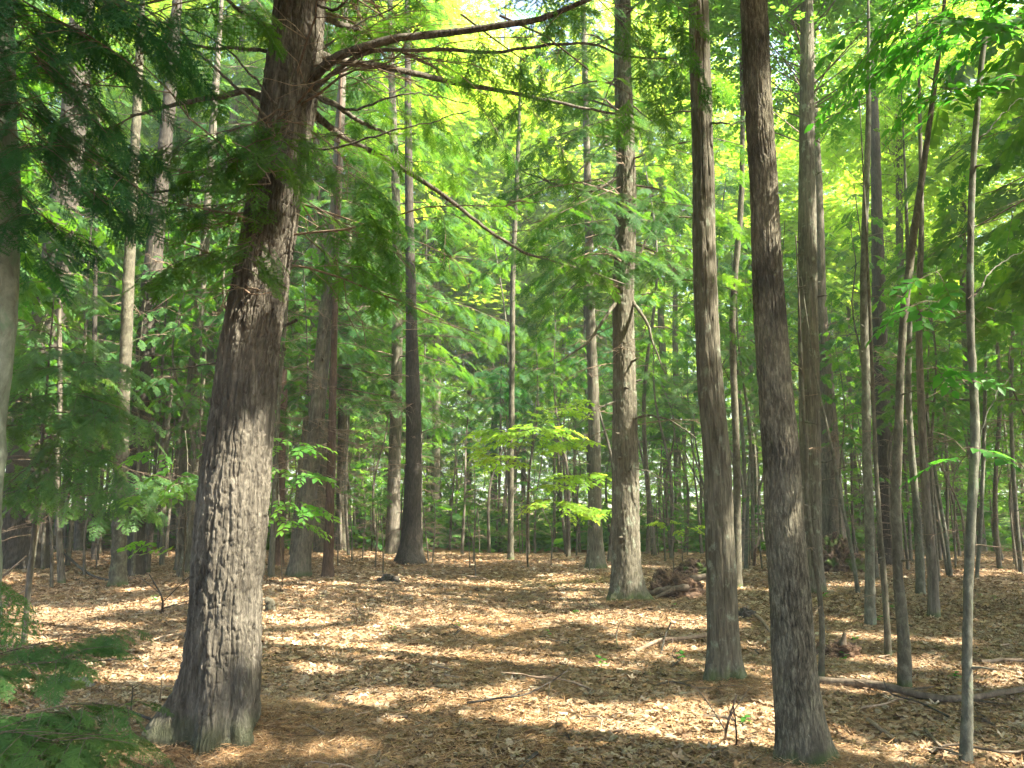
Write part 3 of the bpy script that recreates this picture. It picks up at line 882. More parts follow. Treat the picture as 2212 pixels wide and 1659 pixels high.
# ---- the big furrowed hemlock left of centre
T1_path = [(480, 1585, 146), (486, 1480, 146), (490, 1350, 148), (495, 1200, 150), (504, 1080, 148), (514, 980, 143), (529, 850, 136), (541, 740, 128), (558, 640, 121), (578, 520, 116), (597, 400, 113), (612, 300, 113),
           (628, 190, 120), (638, 100, 116), (650, 0, 112)]
r5 = 0.0
T1_limbs = [
    ([(655, 185, 5.2), (700, 140, 5.0), (760, 104, 4.9), (850, 80, 4.85), (1000, 72, 4.8), (1130, 54, 4.75), (1220, 24, 4.7), (1290, -8, 4.65), (1390, -60, 4.6)], 0.036),
    ([(660, 212, 5.2), (720, 158, 5.0), (800, 118, 4.95), (950, 112, 4.9), (1080, 116, 4.85), (1200, 99, 4.8), (1290, 96, 4.8), (1360, 118, 4.8), (1450, 122, 4.8)], 0.017),
    ([(680, 116, 5.45), (760, 128, 5.7), (850, 142, 5.9), (1000, 180, 6.3), (1150, 205, 6.7), (1260, 228, 7.0), (1360, 246, 7.3)], 0.034),
    ([(690, 36, 5.5), (760, 64, 5.8), (830, 96, 6.1), (920, 140, 6.5), (1010, 200, 6.9)], 0.028),
    ([(670, 200, 5.4), (740, 232, 5.6), (800, 268, 5.9), (850, 288, 6.1), (910, 296, 6.3)], 0.024),
    ([(670, 240, 5.5), (760, 312, 5.8), (850, 356, 6.0), (930, 412, 6.3), (1000, 466, 6.6), (1070, 514, 6.8), (1140, 552, 7.1), (1250, 580, 7.5), (1340, 612, 7.9)], 0.026),
    ([(590, 222, 5.2), (540, 202, 5.1), (480, 212, 5.0), (400, 232, 4.9), (330, 243, 4.8), (285, 250, 4.75)], 0.026),
    ([(600, 112, 5.2), (520, 103, 5.1), (430, 99, 5.1), (330, 85, 5.0), (250, 70, 5.0)], 0.016),
    ([(575, 255, 5.0), (510, 190, 4.9), (440, 125, 4.8), (370, 50, 4.7), (300, 10, 4.6)], 0.012),
    ([(600, 60, 5.2), (560, 45, 5.1), (500, 10, 5.0), (450, -40, 4.9)], 0.026),
    ([(575, 415, 5.3), (470, 408, 5.3), (380, 404, 5.3), (250, 430, 5.3)], 0.018),
    ([(600, 230, 4.95), (540, 160, 4.8), (470, 90, 4.7), (380, 60, 4.6), (300, 45, 4.5)], 0.009),
    ([(660, 205, 5.1), (760, 240, 5.0), (850, 205, 4.9), (920, 193, 4.9), (1010, 215, 4.9)], 0.010),
    ([(640, 320, 5.1), (730, 318, 5.0), (820, 295, 4.9), (904, 273, 4.8), (1004, 247, 4.8)], 0.010),
    ([(650, 0, 5.1), (720, 30, 5.0), (760, -20, 4.9)], 0.014),
    ([(690, 110, 5.3), (760, 60, 5.3), (840, 10, 5.3), (900, -50, 5.3)], 0.010),
    ([(640, 690, 5.4), (500, 775, 5.6), (400, 790, 5.9), (330, 785, 6.1)], 0.010),
]
T1_fb = [
    fb([(300, 245, 4.8), (230, 280, 4.7), (150, 300, 4.6)], 0.008, 0.5),
    fb([(600, 235, 5.0), (560, 262, 4.7), (480, 285, 4.4), (400, 300, 4.2), (330, 325, 4.1)], 0.006, 0.30),
    fb([(620, 270, 4.95), (560, 310, 4.6), (500, 345, 4.4), (430, 370, 4.2)], 0.006, 0.34),
    fb([(640, 225, 4.95), (620, 280, 4.6), (600, 330, 4.35), (590, 360, 4.2)], 0.006, 0.36),
    fb([(650, 330, 5.0), (690, 345, 4.8), (760, 375, 4.7), (830, 420, 4.6)], 0.006, 0.36),
    fb([(640, 360, 5.1), (700, 410, 5.0), (770, 440, 4.9), (850, 470, 4.9)], 0.006, 0.36),
    fb([(640, 420, 5.2), (720, 470, 5.3), (800, 520, 5.4), (880, 560, 5.5)], 0.006, 0.34),
    fb([(650, 500, 5.3), (720, 560, 5.5), (800, 600, 5.7), (870, 650, 5.9)], 0.006, 0.3),
    fb([(660, 300, 5.2), (760, 290, 5.1), (860, 310, 5.0)], 0.006, 0.34),
    fb([(580, 430, 5.2), (500, 440, 4.9), (400, 450, 4.7), (300, 470, 4.5)], 0.006, 0.3),
    fb([(560, 520, 5.3), (480, 540, 5.1), (400, 560, 5.0), (330, 590, 4.9)], 0.006, 0.3),
    fb([(570, 480, 5.0), (540, 530, 4.6), (520, 590, 4.3)], 0.005, 0.3),
    fb([(300, 60, 4.6), (200, 60, 4.5), (90, 75, 4.4)], 0.005, 0.4),
    fb([(400, 20, 4.2), (500, 15, 4.0), (560, 20, 3.9)], 0.005, 0.34),
    fb([(330, 100, 4.9), (400, 150, 4.9), (460, 190, 4.9)], 0.004, 0.3),
    # foliage carried by the long limbs on the right
    fb([(900, 78, 4.85), (1000, 130, 4.9), (1080, 200, 5.0)], 0.003, 0.3, .05, (.11, .20)),
    fb([(1000, 72, 4.8), (1090, 120, 4.6), (1180, 180, 4.5)], 0.003, 0.3, .05, (.11, .20)),
    fb([(1130, 54, 4.75), (1180, 30, 4.9), (1260, 20, 5.1)], 0.003, 0.3, .05, (.11, .20)),
    fb([(1290, -5, 4.65), (1350, 60, 4.6), (1400, 130, 4.6), (1440, 230, 4.6)], 0.004, 0.16, .05, (.11, .20)),
    fb([(1290, -5, 4.65), (1400, 40, 4.8), (1480, 120, 4.9), (1500, 210, 5.0)], 0.004, 0.16, .05, (.11, .20)),
    fb([(1390, -50, 4.6), (1470, 20, 4.6), (1520, 90, 4.7)], 0.004, 0.2, .05, (.11, .20)),
    fb([(1000, 180, 6.3), (1060, 260, 6.2), (1110, 340, 6.2)], 0.003, 0.3, .05, (.11, .20)),
    fb([(1100, 195, 6.5), (1190, 280, 6.4), (1240, 380, 6.4)], 0.003, 0.3, .05, (.11, .20)),
    fb([(1150, 205, 6.7), (1100, 250, 6.6), (1040, 300, 6.6)], 0.003, 0.3, .05, (.11, .20)),
    fb([(1260, 228, 7.0), (1330, 260, 7.0), (1430, 300, 7.0), (1500, 350, 7.0)], 0.003, 0.28, .05, (.11, .20)),
    fb([(850, 142, 5.9), (900, 200, 5.8), (930, 260, 5.8)], 0.003, 0.26, .05, (.11, .20)),
    fb([(760, 128, 5.7), (800, 190, 5.6), (860, 220, 5.5), (930, 235, 5.4)], 0.003, 0.26, .05, (.11, .20)),
    fb([(1000, 466, 6.6), (1060, 440, 6.6), (1130, 430, 6.6)], 0.003, 0.26, .05, (.11, .20)),
    fb([(930, 412, 6.3), (960, 480, 6.3), (960, 560, 6.3)], 0.003, 0.24, .05, (.11, .20)),
    fb([(1140, 552, 7.1), (1220, 560, 6.9), (1310, 600, 6.8)], 0.003, 0.3, .05, (.11, .20)),
    fb([(1200, 570, 7.3), (1280, 545, 7.3), (1360, 560, 7.3)], 0.003, 0.3, .05, (.11, .20)),
    fb([(850, 356, 6.0), (930, 350, 6.1), (1010, 380, 6.2)], 0.003, 0.24, .05, (.11, .20)),
    fb([(700, 300, 5.6), (800, 240, 5.8), (900, 260, 6.0), (1000, 300, 6.2)], 0.003, 0.2, .05, (.11, .20)),
    fb([(760, 105, 4.9), (800, 60, 5.2), (860, 30, 5.5), (930, 20, 5.8)], 0.003, 0.22, .05, (.11, .20)),
]
make_tree('hemlock_tree', 'big leaning hemlock with furrowed bark and flared roots, nearest thick trunk left of centre', T1_path, (478, 1585), 16.5, 'bark_hemlock', style='furrow', nside=360, step=0.007,
          flare=1.5, fl_h=0.27, lobes=[(183, 28, 2.7), (268, 20, 1.0), (318, 18, 1.3), (60, 30, 0.8), (120, 25, .6)], kind='hemlock', lod=0, leafm='needle',
          crown=dict(z0=4.9, z1=15.5, L0=3.1, n=60, spr=(0.24, 0.36), gap=0.17, sg=0.17), extra_boughs=T1_fb, limbs=T1_limbs, dead=30, dead_z=(2.6, 5.6), dead_L=(0.6, 2.0))

# ---- hemlock in the middle distance, right of centre
T16_path = [(1354, 1290, 68), (1352, 1200, 62), (1351, 1100, 60), (1350, 950, 58), (1349, 800, 50), (1346, 650, 46), (1352, 500, 46), (1352, 330, 42), (1345, 150, 38), (1345, 0, 36)]
T16_limbs = [
    ([(1340, 645, 11.4), (1310, 690, 11.2), (1270, 740, 11.0), (1230, 765, 10.9), (1195, 785, 10.8)], 0.03),
    ([(1365, 650, 11.4), (1395, 690, 11.1), (1410, 740, 11.0), (1440, 810, 10.9)], 0.03),
    ([(1370, 905, 11.3), (1420, 900, 11.1), (1480, 925, 11.0), (1510, 945, 11.0)], 0.02),
    ([(1340, 860, 11.4), (1290, 880, 11.2), (1240, 915, 11.0)], 0.014),
    ([(1375, 560, 11.4), (1420, 480, 11.4), (1470, 455, 11.4), (1500, 450, 11.4)], 0.02),
    ([(1365, 1010, 11.3), (1400, 1020, 11.2), (1450, 1050, 11.2)], 0.012),
    ([(1340, 380, 11.4), (1280, 410, 11.2), (1200, 395, 11.0), (1120, 370, 10.9)], 0.03),
    ([(1340, 300, 11.4), (1280, 330, 11.2), (1210, 400, 11.0), (1160, 370, 10.8)], 0.022),
    ([(1340, 240, 11.4), (1260, 215, 11.3), (1180, 230, 11.2)], 0.02),
    ([(1365, 470, 11.4), (1300, 560, 11.2), (1260, 640, 11.0)], 0.016),
]
T16_fb = [fb([(1350, v, 11.4), (1350 + s * 90, v + dv * .4, 11.2 - q * .5), (1350 + s * 200, v + dv, 11.0 - q)], 0.01, 0.42, 0.13, (0.22, 0.36), 0.25, sg=0.15)
          for (v, s, dv, q) in [(560, 1, 30, 1.5), (520, 1.1, 60, .5), (470, -1, 30, 1.0), (430, 1, 20, 1.5), (400, -.7, 60, 2), (360, 1, -10, .2), (330, -1.2, 40, .5), (300, 1.2, 60, 1), (250, -1, 60, 1.5), (210, 1, 60, -1), (170, -1.1, 60, .5),
                                (120, 1, 40, 1), (80, -1, 40, 1.2), (40, 1.2, 60, 0), (600, -0.9, 40, .5), (610, 1, 70, -.5), (650, 1.1, 60, .2), (10, -1, 60, .6), (560, -.3, -30, 2)]]
make_tree('hemlock_tree', 'straight brown trunked hemlock with snapped dead limbs, standing alone right of centre', T16_path, (1352, 1295), 18, 'bark_grey', style='fine', nside=96, step=0.02,
          flare=1.5, fl_h=0.2, lobes=[(0, 22, 1.5), (200, 28, .8), (330, 25, .9), (100, 30, .8)], kind='hemlock', lod=1, leafm='needle', stubs=16,
          crown=dict(z0=4.6, z1=15.5, L0=2.4, n=60, spr=(0.22, 0.33), gap=0.15, sg=0.16), extra_boughs=T16_fb, limbs=T16_limbs, dead=14, dead_z=(2.0, 6.5), dead_L=(0.5, 1.3))

# ---- grey barked tree and dark barked tree on the right
T17_path = [(1561, 1470, 76), (1562, 1380, 68), (1556, 1200, 64), (1549, 1000, 58), (1536, 850, 55), (1527, 700, 53), (1521, 550, 50), (1520, 400, 48), (1516, 250, 46), (1511, 100, 44), (1509, 0, 43)]
make_tree('tall_tree', 'grey barked tree with pale bark seam and mossy split foot, left of the dark trunk', T17_path, (1560, 1470), 17, 'bark_grey', style='strip', nside=128, step=0.014,
          flare=1.5, fl_h=0.15, lobes=[(0, 24, 1.3), (215, 24, 1.0), (292, 12, -0.8), (320, 20, .8)], kind='leaf', lod=2, leafm='leaf',
          extra_boughs=[lambda fo: crown_clumps(fo, (1.9, 6.8, 12.3), (3.0, 3.0, 3.4), 110, 34, (0.45, 0.7))], limbs=[([(1535, 265, 6.7), (1570, 262, 6.6), (1600, 250, 6.6)], 0.012)])
T19_path = [(1736, 1645, 104), (1728, 1560, 96), (1716, 1440, 92), (1708, 1300, 88), (1696, 1150, 84), (1688, 1000, 78), (1676, 850, 74), (1665, 700, 70), (1656, 550, 64), (1650, 400, 60), (1640, 250, 58), (1633, 120, 57), (1628, 0, 57)]
make_tree('tall_tree', 'dark barked leaning tree with finely ridged bark and black patches, nearest trunk on the right', T19_path, (1736, 1645), 17, 'bark_dark', style='fine', nside=256, step=0.008,
          flare=1.42, fl_h=0.14, lobes=[(0, 30, 1.4), (190, 30, .9), (280, 30, .8)], kind='leaf', lod=2, leafm='leaf',
          extra_boughs=[lambda fo: crown_clumps(fo, (1.3, 4.2, 12.5), (3.0, 2.6, 3.2), 110, 34, (0.45, 0.7))])

# ---- the rest of the trunks that can be told apart, left to right
def simple(label, path, buv=None, H=12, bark='bark_brown', crown='none', name='tree', cat='tree', nside=20, step=0.06, style='plain', flare=1.25, dead=0, D=None, group=None, **k):
    if nside <= 32 and H < 12: k.setdefault('stubs', 7); dead = dead or 3; k.setdefault('dead_L', (.15, .6)); k.setdefault('dead_z', (.4, 3.5))
    return make_tree(name, label, path, buv, H, bark, cat, group, style, nside, step, flare, D=D, dead=dead, **k)

HEM = lambda z0, z1, L, n, **k: dict(z0=z0, z1=z1, L0=L, n=n, spr=(0.28, 0.42), gap=0.2, sg=0.2, **k)

simple('pale grey trunk cut off by the left edge, dark hemlock sprays over its top', [(-62, 1600, 96), (-50, 1200, 92), (-38, 950, 90), (-14, 650, 88), (-8, 400, 84), (-12, 200, 82), (-16, 0, 80)], None, 10, 'bark_left', name='hemlock_tree',
       base=(P(-62, 1750, 4.2)[0], 4.2, float(ground_h(P(-62, 1750, 4.2)[0], 4.2))), D=4.2, nside=64, step=0.02, kind='hemlock', lod=0, leafm='needle_dark',
       crown=dict(z0=5.0, z1=9.5, L0=2.2, n=16, spr=(0.26, 0.36), gap=0.2, sg=0.2),
       extra_boughs=[fb(c, 0.006, 0.34, 0.075, (0.15, 0.24)) for c in [
           [(-10, 60, 4.1), (60, 110, 3.7), (130, 190, 3.4), (200, 260, 3.2)], [(-10, 160, 4.1), (50, 240, 3.8), (120, 300, 3.6), (210, 350, 3.5), (290, 400, 3.4)],
           [(-10, -40, 4.0), (80, 20, 3.6), (180, 70, 3.3), (260, 120, 3.1)], [(-10, 250, 4.1), (70, 330, 3.9), (150, 390, 3.7), (240, 430, 3.6)],
           [(-10, 320, 4.1), (40, 420, 3.9), (110, 480, 3.8), (180, 510, 3.7)], [(0, 0, 3.9), (50, 60, 3.4), (90, 140, 3.1)], [(0, 100, 4), (30, 200, 3.6), (60, 300, 3.3), (80, 380, 3.2)],
           [(-10, 200, 4.1), (120, 230, 4.0), (240, 300, 4.0), (340, 330, 4.0)], [(-10, -100, 4), (150, -40, 3.6), (300, 10, 3.4), (420, 30, 3.3)], [(-20, -60, 3.9), (100, -60, 3.3), (220, -20, 3.0), (330, 30, 2.9)],
           [(0, 420, 4.1), (70, 520, 4.2), (160, 560, 4.3)]]])
simple('very thick blackish trunk at the far left, half hidden by sprays', [(48, 1225, 100), (62, 1050, 92), (75, 900, 82), (98, 740, 66), (118, 600, 62), (138, 450, 58), (160, 250, 52), (175, 60, 48)], (45, 1228), 20, 'bark_black',
       style='fine', nside=64, step=0.04, name='pine_tree', kind='hemlock', lod=2, leafm='needle', crown=HEM(11, 19, 3.2, 26))
simple('thin crooked sapling in front of the thick blackish trunk', [(132, 1262, 14), (128, 1150, 13), (125, 1000, 12), (130, 850, 11), (128, 700, 9)], (133, 1262), 5.5, 'bark_brown', name='sapling', cat='sapling', nside=10, kind='hemlock', lod=1, crown=dict(z0=2.2, z1=5.2, L0=0.9, n=14, spr=(.18, .3)))
simple('slim dark pole trunk in the left background between two thicker ones', [(205, 1210, 13), (206, 1000, 12), (204, 800, 10), (206, 600, 9)], (205, 1212), 12, 'bark_black', nside=10, name='young_tree')
simple('brownish young trunk left of the slim dark pole', [(172, 1188, 22), (172, 1000, 20), (178, 800, 18), (184, 600, 16)], (172, 1190), 13, 'bark_brown', nside=12, name='young_tree', dead=4)
simple('pale straight pole trunk with mossy foot, left of the dark twin trunk', [(255, 1262, 33), (258, 1150, 29), (262, 1000, 27), (270, 800, 25), (278, 600, 23), (288, 400, 20), (300, 150, 17)], (255, 1267), 13, 'bark_smooth', nside=32, step=0.03, name='young_tree', kind='hemlock', lod=2, crown=HEM(6.5, 12, 1.8, 20))
simple('thick dark brown trunk just right of the pale pole trunk', [(292, 1240, 40), (294, 1100, 38), (302, 950, 37), (315, 750, 38), (328, 600, 38), (348, 400, 30), (368, 200, 26), (378, 60, 22)], (291, 1243), 17, 'bark_black', nside=40, step=0.04, name='pine_tree', kind='hemlock', lod=2, crown=HEM(9, 16, 2.6, 24), dead=10, dead_z=(1, 7))
simple('thin sapling slanting right beside the thick dark brown trunk', [(318, 1235, 12), (330, 1120, 11), (345, 1000, 9), (360, 880, 7)], (317, 1238), 4.5, 'bark_brown', name='sapling', cat='sapling', nside=9, kind='hemlock', lod=1, crown=dict(z0=2.2, z1=4.3, L0=.9, n=10, spr=(.2, .3)))
simple('mid brown trunk left of the big hemlock, leaning gently right', [(393, 1232, 27), (396, 1100, 25), (402, 950, 24), (418, 800, 22), (432, 650, 20), (448, 450, 17), (465, 200, 15)], (392, 1235), 14, 'bark_brown', nside=24, step=0.04, name='young_tree', kind='hemlock', lod=2, crown=HEM(6, 13, 1.9, 22), dead=14, dead_z=(1, 6), dead_L=(.6, 1.6))
simple('reddish brown trunk peeping out behind the big hemlock', [(598, 1218, 30), (602, 1080, 26), (607, 900, 23), (610, 750, 20), (615, 600, 16)], (596, 1222), 14, 'bark_red', nside=24, step=0.05, name='pine_tree', kind='hemlock', lod=2, crown=HEM(6, 13, 1.8, 20), dead=12, dead_z=(1, 6))
simple('brown hemlock leaning right with many bare twigs, right of the big hemlock', [(646, 1238, 46), (656, 1150, 40), (668, 1050, 37), (680, 950, 36), (692, 820, 33), (702, 700, 31), (714, 580, 27), (726, 430, 24), (735, 250, 20)], (645, 1245), 13, 'bark_brown', style='fine', nside=48, step=0.03, name='hemlock_tree',
       kind='hemlock', lod=1, crown=dict(z0=3.6, z1=12.5, L0=2.5, n=60, spr=(.22, .34), gap=.16, sg=.17), dead=30, dead_z=(1.2, 5.5), dead_L=(0.7, 2.0), stubs=6)
simple('slender reddish black trunk touching the leaning brown hemlock', [(709, 1242, 24), (712, 1120, 20), (716, 950, 17), (720, 800, 15), (724, 650, 13), (728, 480, 11)], (708, 1247), 12, 'bark_red', nside=20, step=0.05, name='pine_tree', kind='hemlock', lod=2, crown=HEM(5, 11, 1.5, 16), dead=16, dead_z=(1.0, 5), dead_L=(.5, 1.6))
simple('charcoal trunk with flared foot, alone in the gap left of the clearing', [(886, 1205, 52), (890, 1130, 40), (893, 1000, 36), (893, 880, 33), (890, 780, 29), (888, 650, 24), (885, 500, 20)], (885, 1212), 20, 'bark_black', style='fine', nside=40, step=0.04, flare=1.5, name='hemlock_tree',
       kind='hemlock', lod=1, crown=dict(z0=4.2, z1=14, L0=3.0, n=60, spr=(.26, .4), gap=.2, sg=.2), dead=20, dead_z=(2, 6.5), dead_L=(.8, 2.2))
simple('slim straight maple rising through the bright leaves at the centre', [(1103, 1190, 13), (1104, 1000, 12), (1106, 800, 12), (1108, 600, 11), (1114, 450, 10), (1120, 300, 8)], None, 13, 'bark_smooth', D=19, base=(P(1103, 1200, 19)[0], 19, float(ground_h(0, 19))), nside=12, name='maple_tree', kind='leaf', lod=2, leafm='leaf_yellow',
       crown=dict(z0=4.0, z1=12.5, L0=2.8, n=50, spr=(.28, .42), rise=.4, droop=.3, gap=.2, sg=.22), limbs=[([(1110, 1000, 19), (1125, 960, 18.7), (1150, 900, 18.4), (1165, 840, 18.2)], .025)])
simple('grey brown trunk in the background, left of the lone straight hemlock', [(1287, 1222, 38), (1285, 1100, 30), (1284, 950, 27), (1280, 800, 24), (1275, 680, 22), (1272, 500, 18)], (1287, 1228), 20, 'bark_grey', style='fine', nside=32, step=0.05, flare=1.4, name='hemlock_tree', kind='hemlock', lod=1,
       crown=dict(z0=4.2, z1=14, L0=2.8, n=54, spr=(.26, .4), gap=.22, sg=.22), dead=14, dead_z=(2, 6))
simple('thin brown trunk standing close behind the grey barked tree', [(1592, 1268, 22), (1592, 1100, 17), (1590, 950, 15), (1583, 750, 14), (1585, 630, 13), (1600, 450, 12), (1604, 250, 10), (1600, 50, 9)], (1592, 1272), 12, 'bark_smooth', nside=20, step=.04, name='young_tree', kind='leaf', lod=1, leafm='leaf',
       crown=dict(z0=6.5, z1=11, L0=1.8, n=14, spr=(.3, .45), rise=.4), limbs=[([(1575, 820, 13), (1560, 790, 12.8), (1540, 760, 12.6)], .01)])
simple('short pale broken stem lit by the sun behind the grey barked tree', [(1612, 1225, 9), (1614, 1120, 8), (1618, 1040, 6)], (1612, 1230), 2.8, 'bark_pale', nside=8, name='bare_sapling', cat='sapling')
simple('grey brown trunk with a column of black knots, right of the dark barked tree', [(1750, 1272, 58), (1750, 1180, 50), (1750, 1050, 46), (1749, 900, 44), (1746, 700, 43), (1744, 500, 38), (1743, 300, 33), (1743, 80, 28)], (1752, 1280), 16, 'bark_grey', style='strip', nside=64, step=.02, name='maple_tree', kind='leaf', lod=2, leafm='leaf',
       extra_boughs=[lambda fo: crown_clumps(fo, (5.2, 12.9, 9.6), (2.6, 2.0, 1.8), 60, 30, (0.28, 0.42), .45), lambda fo: crown_clumps(fo, (4.8, 12.5, 13.5), (3.3, 3, 3.2), 110, 34, (0.45, 0.7))], stubs=12)
simple('broad dark trunk with flared base behind the knotty grey one', [(1795, 1225, 72), (1797, 1150, 56), (1795, 1050, 46), (1790, 930, 38), (1782, 800, 32), (1772, 650, 26), (1768, 450, 22)], (1797, 1232), 17, 'bark_brown', style='fine', nside=48, step=.05, flare=1.5, name='hemlock_tree', kind='hemlock', lod=1,
       crown=dict(z0=3.6, z1=16, L0=3.2, n=56, spr=(.28, .42), gap=.2, sg=.2), dead=14, dead_z=(2, 6))
simple('wiry sapling leaning left across the foot of the knotty grey trunk', [(1774, 1460, 13), (1776, 1380, 12), (1771, 1290, 11), (1755, 1180, 10), (1742, 1060, 10), (1742, 960, 9), (1736, 900, 8)], (1774, 1470), 3.9, 'bark_smooth', nside=10, name='sapling', cat='sapling', kind='leaf', lod=1, leafm='leaf', crown=dict(z0=3.0, z1=3.8, L0=.7, n=4, spr=(.22, .3)))
simple('thin bare stem slanting steeply left beyond the wiry sapling', [(1853, 1280, 9), (1838, 1180, 8), (1815, 1070, 8), (1795, 960, 7), (1772, 860, 6)], (1854, 1285), 5.0, 'bark_pale', nside=8, name='bare_sapling', cat='sapling')
simple('smooth pale young beech sunlit along its right side', [(1880, 1345, 22), (1879, 1250, 20), (1877, 1100, 19), (1872, 950, 18), (1870, 800, 17), (1866, 650, 16), (1868, 500, 14), (1875, 300, 12)], (1880, 1352), 9, 'bark_pale', nside=28, step=.03, name='beech_tree', kind='leaf', lod=1, leafm='leaf',
       crown=dict(z0=3.5, z1=8.5, L0=1.9, n=26, spr=(.28, .42), rise=.25, gap=.2, sg=.2), limbs=[([(1868, 860, 9.9), (1852, 760, 9.8), (1838, 660, 9.7), (1845, 560, 9.7), (1835, 480, 9.7)], .015)])
simple('bent thin sapling between the pale beech and the dark wavy stem', [(1919, 1415, 13), (1915, 1330, 12), (1908, 1230, 12), (1900, 1130, 10), (1892, 1000, 9), (1886, 850, 8), (1880, 700, 7)], (1919, 1422), 6, 'bark_smooth', nside=12, name='sapling', cat='sapling', kind='leaf', lod=1, leafm='leaf', crown=dict(z0=2.8, z1=5.6, L0=1.1, n=12, spr=(.24, .36), rise=.3))
simple('thick dusky trunk farther back behind the bent thin sapling', [(1917, 1215, 36), (1914, 1100, 35), (1910, 980, 34), (1905, 850, 32), (1900, 700, 28), (1895, 500, 24), (1892, 350, 20)], (1917, 1220), 17, 'bark_black', nside=32, step=.06, name='hemlock_tree', kind='hemlock', lod=1, crown=dict(z0=3.4, z1=16, L0=3.2, n=56, spr=(.28, .42), gap=.2, sg=.2), dead=10)
simple('dark wavy stem with grey lower bark, leaning right as it rises', [(1955, 1480, 25), (1953, 1400, 25), (1947, 1320, 23), (1940, 1250, 21), (1939, 1180, 20), (1935, 1080, 21), (1938, 1000, 19), (1943, 880, 17), (1946, 780, 16), (1955, 660, 16), (1972, 520, 15), (1992, 380, 13), (2010, 250, 11), (2030, 100, 9)], (1955, 1488), 7.5, 'bark_smooth', nside=28, step=.025,
       name='maple_tree', kind='leaf', lod=1, leafm='leaf_green', crown=dict(z0=4.0, z1=7.2, L0=1.5, n=14, spr=(.26, .4), rise=.3))
simple('slim mottled stem right of the dark wavy one', [(1990, 1282, 18), (1986, 1200, 17), (1980, 1100, 15), (1970, 980, 13), (1962, 850, 12), (1965, 700, 10)], (1990, 1288), 8, 'bark_pale', nside=14, name='young_tree', kind='leaf', lod=1, leafm='leaf', crown=dict(z0=3.6, z1=7.6, L0=1.5, n=18, spr=(.3, .42), rise=.3))
simple('straight brown young trunk midway between the wavy stem and the grey green sapling', [(2018, 1328, 23), (2014, 1230, 20), (2004, 1120, 18), (1996, 1000, 17), (1989, 850, 15), (1985, 700, 13), (1990, 500, 11)], (2018, 1335), 9, 'bark_brown', nside=18, name='young_tree', kind='leaf', lod=1, leafm='leaf', crown=dict(z0=3.6, z1=8.5, L0=1.8, n=20, spr=(.3, .42), rise=.3))
simple('thin slanting stem right of the straight brown young trunk', [(2052, 1240, 8), (2042, 1150, 8), (2025, 1050, 7), (2010, 950, 6)], (2054, 1248), 4.6, 'bark_pale', nside=8, name='sapling', cat='sapling', kind='leaf', lod=1, leafm='leaf', crown=dict(z0=2.2, z1=4.4, L0=.9, n=8, spr=(.24, .34), rise=.3))
simple('grey green sapling with forking twigs, nearest stem at the right side', [(2088, 1650, 23), (2090, 1540, 21), (2089, 1420, 20), (2091, 1300, 19), (2095, 1180, 19), (2102, 1050, 19), (2106, 920, 17), (2101, 800, 16), (2096, 700, 15), (2096, 560, 14), (2100, 400, 13), (2110, 250, 12), (2122, 120, 11), (2138, 20, 10)], (2088, 1655), 6.2, 'bark_pale', nside=32, step=.02,
       name='maple_tree', kind='leaf', lod=0, leafm='leaf_green', crown=dict(z0=4.4, z1=6.0, L0=1.2, n=8, spr=(.26, .38), rise=.2),
       limbs=[([(2100, 640, 4.9), (2120, 600, 4.9), (2160, 570, 5.0), (2215, 545, 5.1)], .007), ([(2106, 1030, 4.9), (2118, 960, 4.9), (2150, 880, 4.9), (2190, 820, 4.9)], .006), ([(2104, 330, 4.9), (2130, 300, 4.8), (2180, 255, 4.8), (2230, 220, 4.8)], .006),
              ([(2125, 120, 4.9), (2090, 60, 4.8), (2040, 40, 4.7), (1980, 60, 4.6)], .005), ([(2140, 20, 4.9), (2190, 70, 4.8), (2240, 120, 4.7)], .005)],
       extra_boughs=[fb(c, 0.003, 0.5, 0.10, (0.2, 0.30), 0.1, sg=.12) for c in [
           [(2120, 100, 4.9), (2060, 60, 4.5), (1990, 50, 4.2), (1920, 70, 4.0)], [(2125, 60, 4.9), (2060, 10, 4.4), (2000, -20, 4.1)], [(2130, 30, 4.9), (2180, 60, 4.5), (2230, 100, 4.2)], [(2115, 180, 4.9), (2170, 160, 4.6), (2220, 170, 4.4)],
           [(2110, 220, 4.9), (2060, 190, 4.6), (2010, 190, 4.4)], [(2100, 640, 4.9), (2150, 620, 4.6), (2210, 640, 4.4)], [(2098, 700, 4.9), (2050, 660, 4.7), (2000, 650, 4.6), (1960, 660, 4.5)], [(2104, 1000, 4.9), (2060, 950, 4.7), (2010, 930, 4.6)],
           [(2100, 840, 4.9), (2050, 800, 4.6), (2000, 790, 4.4)], [(2098, 560, 4.9), (2040, 580, 4.7), (1990, 600, 4.6)], [(2140, 20, 4.9), (2120, -30, 4.4), (2060, -50, 4.1), (2000, -40, 3.9)]]])
simple('thin crooked sapling beyond the grey green sapling, first of the right edge stems', [(2158, 1225, 10), (2150, 1120, 10), (2152, 1000, 9), (2160, 860, 8), (2150, 700, 7)], (2160, 1230), 7, 'bark_smooth', nside=8, name='sapling', cat='sapling', kind='leaf', lod=1, leafm='leaf', crown=dict(z0=3, z1=6.8, L0=1.4, n=16, spr=(.3, .42), rise=.3))
simple('pale thin stem closest to the right edge of the view', [(2204, 1235, 9), (2196, 1120, 9), (2188, 1000, 8), (2184, 850, 8), (2190, 650, 7)], (2206, 1240), 8, 'bark_pale', nside=8, name='sapling', cat='sapling', kind='leaf', lod=1, leafm='leaf', crown=dict(z0=3, z1=7.8, L0=1.5, n=18, spr=(.3, .42), rise=.3))
